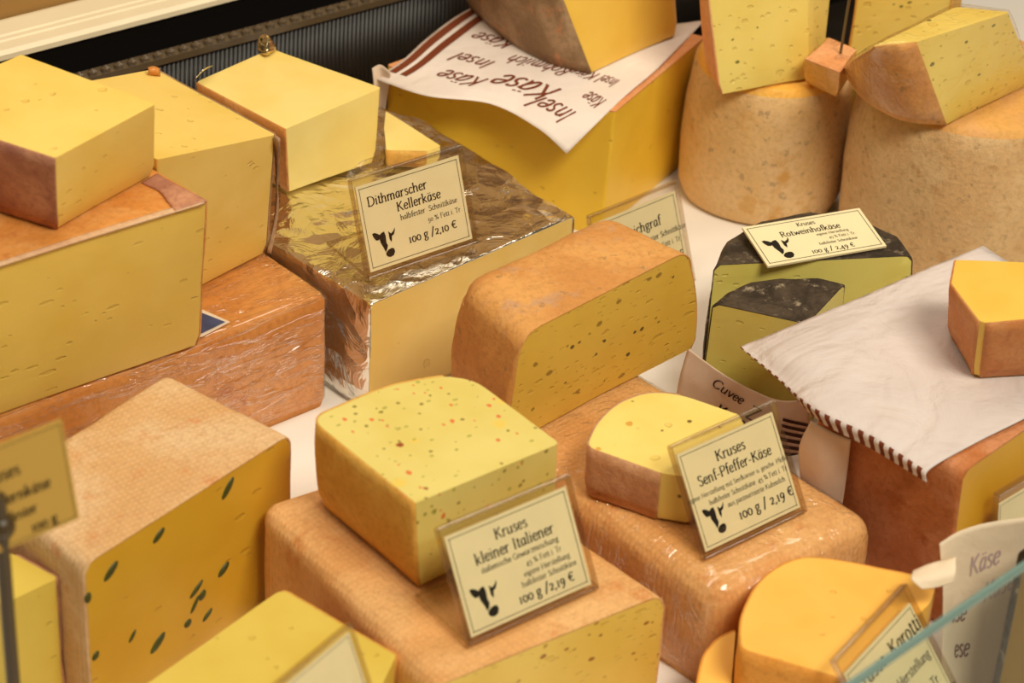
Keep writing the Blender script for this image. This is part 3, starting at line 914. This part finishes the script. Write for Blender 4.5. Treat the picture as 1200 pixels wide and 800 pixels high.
# --- wheels
def lathe(bm, c, prof, n=72, amp=0.0012, seed=0):
    rings = []
    for (r, z) in prof:
        ring = []
        for k in range(n):
            a = 2 * math.pi * k / n
            d = Vector((math.cos(a), math.sin(a), 0))
            p = c + d * r + Vector((0, 0, z))
            w = noise.noise(p * 16 + Vector((seed, 0, 0))) * 2.2 + noise.noise(p * 60) * 0.5
            p += d * w * amp * (1 if r > 0.01 else 0) + Vector((0, 0, amp * 0.6 * w * (1 if z > 0.01 else 0)))
            ring.append(bm.verts.new(p))
        rings.append(ring)
    for i in range(len(rings) - 1):
        for k in range(n):
            q = (k + 1) % n
            bm.faces.new((rings[i][k], rings[i][q], rings[i + 1][q], rings[i + 1][k]))
    bm.faces.new(rings[0][::-1]); bm.faces.new(rings[-1])
R_WTOP = mat_rind('bright_orange_rind', srgb(246, 176, 62), srgb(248, 190, 90), srgb(238, 160, 80), scale=18, coat=0.2)
R_WTOP2 = mat_rind('tan_orange_top', srgb(232, 172, 92), srgb(226, 168, 104), srgb(236, 178, 84), scale=18)
def wheel(label, front, r, h, side, topm, seed):
    f = W(front[0], front[1], 0)
    v = Vector((f.x - CAMPOS.x, f.y - CAMPOS.y, 0)).normalized()
    c = f + v * r
    root = thing('round_cheese', label, 'cheese wheel', c, 0)
    bm = bmesh.new()
    prof = [(r * .80, 0), (r * .90, .003), (r * .955, .012)]
    for i in range(1, 13):
        t = i / 13
        prof.append((r * (0.955 + 0.045 * math.sin(math.pi * t) - 0.045 * t), .012 + (h - .024) * t))
    prof += [(r * .895, h - .007), (r * .86, h - .003)]
    lathe(bm, c, prof, seed=seed)
    mobj('side_rind', bm, side, root)
    bm = bmesh.new()
    lathe(bm, c, [(r * .885, h - .0065), (r * .862, h - .0025), (r * .83, h + .0002), (r * .75, h + .0015), (r * .6, h + .002), (r * .4, h + .002), (r * .2, h + .002), (r * .02, h + .002)], seed=seed)
    mobj('top_rind', bm, topm, root)
    return root, c
WH1 = 0.116; WH2 = 0.135
w1, c1 = wheel('smaller round cheese wheel with grey-flecked pale rind, left of the other wheel', (882, 273), 0.0655, WH1, R_WHEEL, R_WTOP, 2)
w2, c2 = wheel('larger round cheese wheel with tan speckled rind at the right edge', (1103, 352), 0.0910, WH2, R_WHEEL2, R_WTOP2, 5)

# wedge standing on the first wheel
cheese('cheese_wedge', 'upright herb-flecked wedge with holes standing on the smaller wheel', 'cheese', P_HERBW, R_SAL,
       top=[(823, -72), (946, -86), (985, -104), (870, -110), (815, -90)], zt=WH1 + .115, zb=WH1 + .0035, edges='cccrr', topk='c', radii=(0, .001, .002, .001, .001), rtop=0.0,
       bot=[(845, 111), (948, 93), (965, 72), (870, 66), (828, 80)], seed=20)
# small wrapped cube
cheese('cheese_cube', 'small orange cheese cube in film beside the upright wedge on the smaller wheel', 'cheese', R_WTOP, R_SAL, FILM,
       top=[(943, 70), (984, 86), (1003, 60), (971, 46)], zt=WH1 + .030, zb=WH1 + .003, edges='cccc', topk='r', radii=.001, rtop=0.0, film_off=.0012, seed=21,
       bot=[(942, 98), (981, 115), (998, 90), (968, 78)])
# skewer in the cube
bm = bmesh.new()
q = W(985, 62, WH1 + .032)
add_tube(bm, [q, q + Vector((0.003, 0, 0.12))], 0.0011, 10)
tag(mobj('metal_skewer', bm, mat_plain('grey_steel', srgb(120, 110, 96), 0.3, 0.5, 0.9)), 'thin grey metal skewer stuck into the small orange cube', 'skewer')
# film-wrapped wedge on the second wheel
cheese('cheese_wedge', 'herb-flecked wedge in cling film with tan rind lying on the larger wheel', 'cheese', P_HERBW, R_CENT, FILMS,
       top=[(1074, 49), (1184, 14), (1120, 8), (1024, 54), (1036, 52), (1056, 51)], zt=WH2 + .075, zb=WH2 + .0035, edges='cccrrr', topk='c', radii=(0, .004, .004, .002, .02, .02), rtop=0.0,
       bot=[(1110, 147), (1215, 96), (1130, 58), (985, 82), (1008, 118), (1058, 144)], seed=22, rth=.001)
# slab standing behind
cheese('cheese_slab', 'pale holed cheese slab standing behind the film-wrapped wedge', 'cheese', P_HERBW, R_GOLD,
       top=[(1008, -32), (1122, -46), (1136, -66), (1020, -56)], zt=0.175, zb=0.0, edges='crrr', topk='r', radii=(.003, .003, .003, .003), rtop=0.004, seed=23)

# --- Rotwein pair
RZ = 0.10
cheese('cheese_half', 'half cheese with black rind under the flat-lying card sign', 'cheese', P_ROT, R_DARK,
       top=[(838, 311), (1069, 300), (1052, 277), (1010, 257), (950, 248), (890, 258), (850, 282)], zt=RZ, zb=0, edges='crrrrrr', topk='r', radii=(0, 0, .03, .03, .03, .03, .03), rtop=0.004, combine='max', seed=24, bulge=.003,
       rth=.0009)
cheese('cheese_wedge', 'small black-rinded wedge in front of the half cheese with the flat-lying sign', 'cheese', P_ROT, R_DARK,
       top=[(836, 356), (946, 380), (990, 333), (960, 326), (915, 325), (880, 331), (852, 343)], zt=RZ, zb=0, edges='ccrrrrr', topk='r', radii=(0, 0, 0, .03, .03, .03, .03), rtop=0.003, combine='max', seed=25,
       rth=.0009, bot=[(818, 492), (938, 512), (978, 463), (950, 455), (905, 452), (868, 460), (836, 475)])
# --- brown cheese under the white paper
NZ = 0.12
cheese('cheese_half', 'brown-rinded cheese under the large white paper at right', 'cheese', P_BROWN, R_BROWN,
       top=[(1130, 553), (1300, 437), (1120, 340), (960, 462)], zt=NZ, zb=0, edges='crrr', topk='r', radii=(0, 0, .01, .01), rtop=0.005, seed=26, bulge=.002,
       bot=[(1106, 736), (1275, 612), (1105, 500), (945, 626)])
# wedge on the paper
R_RED = mat_rind('red_brown_rind', srgb(206, 130, 72), srgb(214, 146, 92), srgb(190, 108, 60), scale=24)
cheese('cheese_wedge', 'thick yellow wedge with reddish rind on the white paper at the right edge', 'cheese', P_TOPW, R_RED,
       top=[(1120, 304), (1115, 332), (1148, 376), (1155, 378), (1232, 371), (1250, 310)], zt=NZ + .056, zb=NZ + .0055, edges='rrcrcc', topk='c', radii=(.003, .002, 0, 0, .001, .001), rtop=0.0, rth=.0012,
       bot=[(1118, 365), (1112, 392), (1140, 440), (1147, 442), (1226, 438), (1240, 380)], seed=27)
# --- carrot cheese
KZ = 0.080
cheese('cheese_half', 'large round-edged orange cheese piece with pale orange top at lower right', 'cheese', P_CARROT, R_CARR,
       top=[(869, 760), (868, 725), (886, 686), (912, 664), (944, 652), (985, 657), (1098, 680), (1090, 706), (1000, 798)], zt=KZ, zb=0,
       edges='rrrrrrccr', topk='c', radii=(.006, .03, .03, .03, .03, .03, .002, .002, .002), rtop=0.0, seed=28, step=.004)
cheese('cheese_slice', 'smaller orange cheese piece peeking out at left of the larger orange piece', 'cheese', P_CARROT, R_CARR,
       top=[(820, 790), (826, 766), (842, 748), (862, 739), (857, 800), (842, 850), (815, 840)], zt=0.050, zb=0,
       edges='rrrcccr', topk='c', radii=(.03, .03, .03, .002, .002, .002, .004), rtop=0.0, seed=29, step=.004)
# --- dark cheese at the right edge
cheese('cheese_block', 'dark-rinded cheese cut off by the lower right edge beside the paper wrapper', 'cheese', P_OLIVE, R_DARK,
       top=[(1203, 648), (1300, 600), (1370, 610), (1254, 668)], zt=0.135, zb=0, edges='rrrc', topk='r', radii=(0,.006,.006,0), rtop=.005, seed=30, rth=.005)

# ================================================================== PAPERS
BROWNINK = mat_plain('brown_print', srgb(126, 62, 36), 0.7, 0.2)
DKINK = mat_plain('dark_brown_print', srgb(74, 44, 32), 0.7, 0.2)
PW = srgb(243, 228, 216)
def sheet_thing(name, label, cat, sh, mat, nu=40, nv=30):
    b = sh.base()
    root = thing(name, label, cat, b, 0)
    o = sh.build('sheet', mat, root, nu, nv)
    return root, o
def sheet_text(sh, root, items, ink, name='printed_writing', aspect=1.0, flip=1):
    bm = bmesh.new()
    for (s, u, v, size, ang, slant) in items:
        add_text(bm, s, u, v, size, lambda a, b: sh.ink(u + (a - u) * aspect, flip * b), 'l', 1.0, slant, False, ang)
    return mobj(name, bm, ink, root, smooth=False)

# printed paper on the big block: u along the front-left face, v from the far side to the hanging corner
z = BZ + 0.0036
shp = Sheet([[(438, 92, z - .012), (500, 112, z), (575, 122, z - .003), (630, 150, z - .008), (664, 180, z - .022)],
             [(470, 72, z), (540, 90, z + .001), (610, 104, z), (665, 124, z), (698, 146, z - .006)],
             [(500, 45, z), (575, 66, z), (640, 82, z), (700, 98, z), (733, 112, z - .001)],
             [(530, 22, z), (610, 40, z), (680, 56, z), (735, 68, z + .001), (775, 76, z)],
             [(562, 4, z), (640, 12, z), (720, 22, z), (780, 28, z), (826, 24, z - .004)]], 0.0005)
pm = mat_paper('printed_paper', PW, stripes=(srgb(176, 84, 54), 0.0, 0.07, 2.99, 0.5, 0, 1))
pm = mat_paper('printed_paper', PW)
rt, so = sheet_thing('wrapping_paper', 'white paper with brown script and stripes on the big yellow block at the top', 'wrapping paper', shp, pm)
bm = bmesh.new()
for (ua, ub) in ((0.012, 0.042), (0.06, 0.09)):
    pr = None
    for k in range(31):
        v = 0.12 + 0.88 * k / 30
        cur = (bm.verts.new(shp.ink(ua, v)), bm.verts.new(shp.ink(ub, v)))
        if pr: bm.faces.new((pr[0], pr[1], cur[1], cur[0]))
        pr = cur
mobj('printed_stripes', bm, BROWNINK, rt, smooth=False)
# lettering stands on its head to the reader
items = []
for (s, u, v, size) in (('Käse', 0.66, 0.36, 0.20), ('Insel', 0.84, 0.24, 0.16), ('Käse', 0.36, 0.28, 0.13), ('Rohmilch', 0.60, 0.56, 0.10), ('Käse', 0.92, 0.42, 0.11),
                        ('Insel', 0.30, 0.46, 0.11), ('Käse', 0.50, 0.72, 0.10), ('Insel Käse', 0.86, 0.58, 0.09), ('Käse', 0.28, 0.68, 0.11)):
    items.append((s, u, v, size * 1.2, math.pi, 0.35))
sheet_text(shp, rt, items, BROWNINK, aspect=0.62)

# big white paper over the brown cheese
z = NZ + 0.0036
shw = Sheet([[(871, 408, .105), (914, 446, .110), (960, 493, z - .009), (1026, 529, z - .010), (1086, 566, z - .008)],
             [(870, 405, .106), (915, 441, .112), (958, 476, z - .001), (1028, 510, z), (1090, 550, z - .001)],
             [(905, 391, .112), (955, 420, z), (1005, 455, z + .001), (1075, 488, z), (1140, 521, z)],
             [(985, 358, .117), (1050, 390, z), (1095, 425, z), (1150, 450, z), (1218, 482, z)],
             [(1070, 322, .121), (1125, 350, z), (1180, 385, z), (1230, 410, z), (1290, 440, z)],
             [(1152, 288, .128), (1195, 315, z + .002), (1245, 345, z), (1300, 370, z), (1350, 395, z)]], 0.0008, 3)
wm = mat_paper('white_paper', srgb(222, 208, 202), crease=0.9, stripes=(srgb(120, 58, 36), 0.0, 0.17, 22, 0.5, 0, 1))
sheet_thing('wrapping_paper', 'large plain white paper with a striped hem on the brown cheese at right', 'wrapping paper', shw, wm, 60, 50)

# wrapper with writing around the small black-rinded wedge
shr = Sheet([[(806, 408, .062), (846, 437, .054), (880, 456, .049), (914, 469, .046), (950, 468, .052)],
             [(797, 440, .040), (838, 468, .032), (872, 487, .028), (908, 500, .026), (948, 497, .030)],
             [(790, 476, .010), (832, 505, .004), (866, 523, .002), (902, 536, .001), (944, 530, .004)]], 0.0003, 6)
rm = mat_paper('kraft_white_paper', srgb(222, 194, 168), stripes=(srgb(96, 52, 36), 0.55, 1.0, 26, 0.5, 0, 1))
rm = mat_paper('kraft_white_paper', srgb(232, 206, 182))
rt2, _ = sheet_thing('wrapping_paper', 'beige paper wrapper with dark script around the small black-rinded wedge', 'wrapping paper', shr, rm)
sheet_text(shr, rt2, [('Cuvee', 0.20, -0.30, 0.24, -0.05, 0.3), ('Z', 0.50, -0.50, 0.36, -0.05, 0.3), ('Käse', 0.26, -0.72, 0.30, 0.0, 0.3)], DKINK, aspect=0.45, flip=-1)
bm = bmesh.new()
for k in range(6):
    u0 = 0.80 + 0.002 * k; vA = 0.32 + 0.11 * k
    pr = None
    for j in range(9):
        u = 0.80 + 0.2 * j / 8; v = vA + 0.30 * (u - 0.80) / 0.2 * 0.55
        cur = (bm.verts.new(shr.ink(u, min(1, v))), bm.verts.new(shr.ink(u, min(1, v + 0.055))))
        if pr: bm.faces.new((pr[0], pr[1], cur[1], cur[0]))
        pr = cur
mobj('printed_stripes', bm, DKINK, rt2, smooth=False)

# curled sleeve of paper between the black-rinded wedge and the brown cheese
shc = Sheet([[(950, 492, .108), (975, 506, .108), (997, 515, .108)],
             [(936, 530, .080), (962, 546, .080), (993, 552, .080)],
             [(944, 596, .040), (966, 610, .038), (984, 612, .040)]], 0.0003, 8)
sheet_thing('wrapping_paper', 'small curled beige paper sleeve at left of the brown-rinded cheese', 'wrapping paper', shc, rm, 20, 20)

# paper wrapper at lower right
shq = Sheet([[(1101, 636, .118), (1125, 622, .122), (1160, 612, .125), (1205, 606, .128)],
             [(1105, 690, .085), (1124, 684, .082), (1158, 676, .085), (1196, 668, .090)],
             [(1104, 748, .050), (1120, 748, .044), (1152, 742, .046), (1186, 730, .054)],
             [(1102, 815, .008), (1124, 818, .002), (1146, 812, .002), (1176, 800, .010)]], 0.0008, 11)
qm = mat_paper('cream_paper', srgb(244, 220, 190))
rt3, _ = sheet_thing('wrapping_paper', 'white paper wrapper with red-brown script behind the glass at lower right', 'wrapping paper', shq, qm)
RBINK = mat_plain('red_brown_print', srgb(120, 66, 50), 0.7, 0.2)
VIO = mat_plain('pale_violet_print', srgb(196, 168, 168), 0.7, 0.2)
bm = bmesh.new()
for (s, u, v, size) in (('ase', 0.22, -0.56, 0.145), ('ese', 0.28, -0.77, 0.145)):
    add_text(bm, s, u, v, size, lambda a, b, u=u: shq.ink(u + (a - u) * 1.25, -b), 'l', 1.1, 0.3, False)
mobj('printed_writing', bm, RBINK, rt3, smooth=False)
bm = bmesh.new()
for (s, u, v, size) in (('Käse', 0.45, -0.30, 0.16), ('Käse', 0.62, -0.48, 0.16)):
    add_text(bm, s, u, v, size, lambda a, b, u=u: shq.ink(u + (a - u) * 1.1, -b), 'l', 1.0, 0.3, False, 0.15)
mobj('faint_writing', bm, VIO, rt3, smooth=False)
shk = Sheet([[(1070, 668, .100), (1090, 660, .104), (1120, 652, .108)],
             [(1068, 678, .104), (1092, 676, .104), (1120, 670, .106)],
             [(1080, 690, .100), (1098, 688, .099), (1118, 682, .101)]], 0.0002, 12)
shk.build('folded_flap', qm, rt3, 16, 12)
# scrap of paper between the film-wrapped and the brown cheese
shs = Sheet([[(1022, 612, .040), (1040, 634, .036), (1062, 654, .032), (1080, 668, .030)],
             [(1024, 628, .028), (1040, 648, .024), (1060, 668, .020), (1078, 682, .018)]], 0.0002, 14)
rt4, _ = sheet_thing('paper_strip', 'narrow dark-spotted paper strip at the foot of the brown-rinded cheese', 'paper', shs, mat_paper('greyish_paper', srgb(190, 150, 120)), 16, 6)
bm = bmesh.new()
for (u, v) in ((0.3, 0.35), (0.55, 0.6), (0.8, 0.4), (0.42, 0.7)):
    bm.faces.new([bm.verts.new(shs.ink(u + 0.03 * math.cos(a), v + 0.12 * math.sin(a))) for a in [k * 0.785 for k in range(8)]])
mobj('printed_dots', bm, DKINK, rt4, smooth=False)

# loose foil scraps by the blocks
def scrap(name, label, pts, mat, seed, w=0.6):
    sh = Sheet(pts, 0.002, seed)
    b = sh.base(); o = sh.build(name, mat, None, 14, 10, 0.0002)
    return tag(o, label, 'foil')

def root_of(start):
    return [o for o in bpy.data.objects if o.parent is None and o.get('label', '').startswith(start)][0]
def patch(name, rows, mat, root, seed=0, wob=0.002, th=0.0004, nu=24, nv=10):
    if name == 'foil_scrap': rows = [[(x, y, z + 0.007) for x, y, z in r] for r in rows]
    sh = Sheet(rows, wob, seed)
    return sh.build(name, mat, root, nu, nv, th)
FG = mat_foil('gold_foil', (0.72, 0.58, 0.34, 1), 60)
FD = mat_foil('dark_foil', (0.34, 0.27, 0.20, 1), 50)
pr_ = root_of('pale cream'); zz = FZ
patch('foil_scrap', [[(227, 97, .137), (236, 88, .141), (246, 80, .142)], [(230, 92, .146), (240, 82, .152), (250, 78, .147)]], FOIL, pr_, 1)
patch('foil_scrap', [[(302, 60, .139), (312, 64, .141), (324, 58, .140)], [(302, 48, .144), (312, 46, .150), (322, 52, .144)], [(306, 42, .148), (313, 41, .153), (318, 46, .147)]], FG, pr_, 2)
patch('foil_scrap', [[(318, 164, .122), (320, 190, .104), (323, 214, .088)], [(328, 162, .124), (333, 190, .104), (336, 222, .085)]], FD, pr_, 3, .003)
patch('foil_scrap', [[(243, 104, .136), (275, 120, .134), (312, 143, .134)], [(250, 110, .126), (282, 128, .122), (318, 154, .124)]], FD, pr_, 4, .002)
patch('film_scrap', [[(404, 212, zz + .006), (425, 204, zz + .007), (446, 190, zz + .006)], [(410, 200, zz + .014), (424, 190, zz + .018), (444, 182, zz + .012)],
                     [(420, 196, zz + .016), (432, 186, zz + .020), (452, 188, zz + .008)]], FILMS, pr_, 5, .003)
dr_ = root_of('tall yellow block')
patch('foil_edge', [[(322, 159, .189), (324, 200, .155), (323, 250, .12), (313, 296, .093)], [(327, 163, .189), (326, 205, .152), (325, 252, .118), (318, 298, .092)]], R_CRUST, dr_, 6, .0015, .002)
patch('crust_scrap', [[(174, 82, .197), (180, 80, .198), (186, 83, .196)], [(174, 86, .193), (181, 85, .194), (188, 87, .192)]], R_ORANGE, dr_, 7, .001, .004, 8, 5)
br_ = root_of('large yellow cheese block'); zz = .2078
patch('pink_crust', [[(242, 236, zz), (222, 226, zz), (202, 215, zz), (184, 204, zz)], [(205, 248, zz), (196, 236, zz), (186, 224, zz), (166, 214, zz)]], R_PINK, br_, 8, .0012, .0022)
patch('pale_rim', [[(-60, 331, zz), (20, 306, zz), (110, 278, zz), (180, 256, zz), (240, 238, zz)], [(-60, 327, zz), (20, 301, zz), (110, 272, zz), (180, 250, zz), (236, 234, zz)]],
      mat_rind('pale_pink_rim', srgb(214, 168, 128), srgb(226, 190, 150)), br_, 9, .0006, .0012, 40, 4)
patch('folded_edge', [[(436, 80, BZ + .001), (446, 76, BZ + .004), (458, 84, BZ + .003)], [(438, 100, BZ - .012), (447, 96, BZ - .010), (455, 104, BZ - .014)],
                      [(440, 132, BZ - .036), (446, 130, BZ - .036), (450, 138, BZ - .040)]], rm, rt, 9, .0015, .0004)
# blue label under the film
lab = Sheet([[(228, 370, H1 + .0026), (276, 378, H1 + .0026)], [(218, 394, H1 + .0026), (236, 396, H1 + .0026)]], 0, 0)
lb = W(245, 384, H1 + .0026)
lr = root_of('long orange')
bm = bmesh.new()
bm.faces.new([bm.verts.new(W(x, y, H1 + .0030)) for x, y in ((225, 398), (238, 394), (270, 377), (236, 362), (222, 366))])
mobj('white_label', bm, mat_plain('label_white', srgb(225, 205, 180), 0.5), lr, smooth=False)
bm = bmesh.new()
bm.faces.new([bm.verts.new(W(x, y, H1 + .0034)) for x, y in ((225, 396), (264, 377), (236, 366), (222, 370))])
mobj('blue_print', bm, mat_plain('label_blue', srgb(76, 84, 120), 0.5, nscale=90, namp=0.4), lr, smooth=False)

# ================================================================== PRICE SIGNS
HAND = 1.0
price_sign('clear stand-up sign priced 2,10 standing on the silver foil',
    sign_frame((431, 327), (559, 284), FZ + .0045, (410, 211)),
    [('Dithmarscher', 0.08, 0.74, 0.150, 'l', 1.05), ('Kellerkäse', 0.34, 0.585, 0.150, 'l', 1.05), ('halbfester  Schnittkäse', 0.36, 0.475, 0.088, 'l', .95),
     ('50 % Fett i. Tr.', 0.61, 0.355, 0.082, 'l', .9), ('100 g /2,10 €', 0.40, 0.185, 0.140, 'l', 1.1)])
price_sign('clear stand-up sign priced 2,19 on the film-wrapped cheese beside the half-round wedge',
    sign_frame((825, 656), (944, 599), SZ + .0035, (785, 524)),
    [('Kruses', 0.5, 0.775, 0.145, 'c', 1.05), ('Senf-Pfeffer-Käse', 0.5, 0.615, 0.140, 'c', 1.05), ('eigene Herstellung mit Senfkörner u. gesche. Pfeffer', 0.5, 0.50, 0.066, 'c', .85),
     ('halbfester Schnittkäse  45 % Fett i. Tr.', 0.58, 0.405, 0.070, 'c', .9), ('aus pasteurisierte Kuhmilch', 0.63, 0.31, 0.070, 'c', .9), ('100 g / 2,19 €', 0.40, 0.145, 0.145, 'l', 1.1)], base=0.012)
price_sign('clear stand-up sign priced 2,19 in front of the herb and chilli flecked block',
    sign_frame((549, 757), (700, 689), IZ + .004, (512, 621)),
    [('Kruses', 0.50, 0.785, 0.145, 'c', 1.05), ('kleiner Italiener', 0.5, 0.625, 0.150, 'c', 1.05), ('italienische Gewürzmischung', 0.52, 0.53, 0.080, 'c', .95),
     ('45 % Fett i. Tr.', 0.70, 0.43, 0.076, 'c', .9), ('eigene Herstellung', 0.70, 0.335, 0.076, 'c', .9), ('halbfester Schnittkäse', 0.70, 0.245, 0.076, 'c', .9), ('100 g /2,19 €', 0.42, 0.105, 0.140, 'l', 1.1)])
price_sign('clear stand-up sign half hidden behind the orange-rinded centre cheese',
    sign_frame((712, 372), (813, 328), 0.001, (690, 254)),
    [('Deichgraf', 0.30, 0.70, 0.150, 'l', 1.0), ('halbfester Schnittkäse', 0.45, 0.56, 0.085, 'l', .95), ('45 % Fett i. Tr.', 0.60, 0.44, 0.08, 'l', .9), ('100 g / 2,10 €', 0.40, 0.24, 0.14, 'l', 1.0)], base=0.012)
# lying sign
za = RZ + .0042
a_ = W(900, 312, za); b_ = W(1039, 288, za); t_ = W(848, 270, za + .006)
ex_ = (b_ - a_).normalized(); ey_ = (t_ - a_); ey_ = (ey_ - ex_ * ey_.dot(ex_)); hh = ey_.length; ey_.normalize()
price_sign('cream card sign lying flat on the black-rinded half cheese',
    (a_, ex_, ey_, ex_.cross(ey_), (b_ - a_).length, hh, Vector((-ex_.y, ex_.x, 0))),
    [('Kruses', 0.5, 0.80, 0.125, 'c', 1.0), ('Rotweinhofkäse', 0.5, 0.61, 0.175, 'c', 1.0), ('eigene Herstellung', 0.66, 0.51, 0.08, 'c', .85), ('45 % Fett i. Tr.', 0.72, 0.40, 0.085, 'c', .85),
     ('halbfester Schnittkäse', 0.66, 0.285, 0.08, 'c', .9), ('100 g / 2,49 €', 0.40, 0.115, 0.15, 'l', .95)], holder=False)
# Karotti
price_sign('strongly tilted clear sign behind the glass edge, against the large orange piece',
    sign_frame((1092, 1000), (1170, 903), .001, (976, 775)),
    [('Kruses  Karotti', 0.52, 0.855, 0.115, 'c', 1.0), ('eigene Herstellung', 0.56, 0.70, 0.075, 'c', 1.0), ('45 % Fett i. Tr.', 0.62, 0.56, 0.075, 'c', 1.0), ('halbfester Schnittkäse', 0.6, 0.46, 0.075, 'c', 1.0),
     ('100 g / 2,19 €', 0.42, 0.16, 0.14, 'l', 1.0)], base=0.03)
# sign on the front slab
price_sign('clear sign with only its top corner showing, on the yellow slab at the bottom edge',
    sign_frame((352, 890), (438, 815), .0835, (322, 805)),
    [], base=0.02, cow=False)
# sign in front of the brown cheese
price_sign('clear stand-up sign cut off by the right edge in front of the brown cheese',
    sign_frame((1160, 736), (1240, 684), 0.001, (1168, 579)),
    [], base=0.006, cow=False)
# blurred sign on a rod at far left
z = 0.23
a_ = W(-40, 664, z); b_ = W(93, 607, z); exx = (b_ - a_).normalized()
nbb = Vector((-exx.y, exx.x, 0)); lam = math.radians(12)
eyy = Vector((0, 0, math.cos(lam))) + nbb * math.sin(lam)
wid = (b_ - a_).length
sg = price_sign('blurred yellowish sign on a dark rod at the left edge', (a_, exx, eyy, exx.cross(eyy), wid, wid * 0.86, nbb),
    [('Kruses', 0.4, 0.66, 0.16, 'c', 1.2), ('Kürbiskernkäse', 0.42, 0.42, 0.15, 'c', 1.3), ('halbfester', 0.45, 0.24, 0.13, 'c', 1.3), ('100 g', 0.7, 0.06, 0.14, 'c', 1.3)], holder=False, cow=False, paper=mat_plain('yellowed_card', srgb(190, 150, 72), 0.6, 0.2))
bm = bmesh.new()
q = W(3, 640, z) - nbb * 0.0
add_tube(bm, [Vector((q.x, q.y, 0.0)), Vector((q.x, q.y, z + .03))], 0.0035, 12)
q2 = Vector((q.x, q.y, z + .012))
bmesh.ops.create_uvsphere(bm, u_segments=12, v_segments=8, radius=0.007, matrix=Matrix.Translation(q2))
mobj('rod', bm, mat_plain('dark_rod', srgb(70, 52, 24), 0.4, 0.5), sg)

# ================================================================== GLASS in front
zg = 0.20
g0 = W(985, 802, zg); g1 = W(1200, 655, zg)
gd = (g1 - g0); gd.z = 0; gd.normalize(); gn = Vector((gd.y, -gd.x, 0))
bm = bmesh.new()
add_box(bm, Vector((g0.x, g0.y, 0)) - gd * 0.15 , gd * 0.75, gn * 0.004, Vector((0, 0, zg - 0.004)))
gr = thing('glass_pane', 'clear glass front pane crossing the lower right corner', 'glass', Vector((g0.x, g0.y, 0)), math.atan2(gd.y, gd.x))
mobj('pane', bm, mat_acrylic('clear_glass', (0.96, 0.985, 0.97, 1), 0.5, 0.02, 0.0), gr, smooth=False)
bm = bmesh.new()
add_box(bm, Vector((g0.x, g0.y, zg - 0.004)) - gd * 0.15, gd * 0.75, gn * 0.004, Vector((0, 0, 0.004)))
bmesh.ops.bevel(bm, geom=bm.edges[:], offset=0.0008, segments=2, affect='EDGES')
mobj('green_edge', bm, mat_plain('green_glass_edge', srgb(112, 138, 128), 0.15, 0.5), gr, smooth=False)
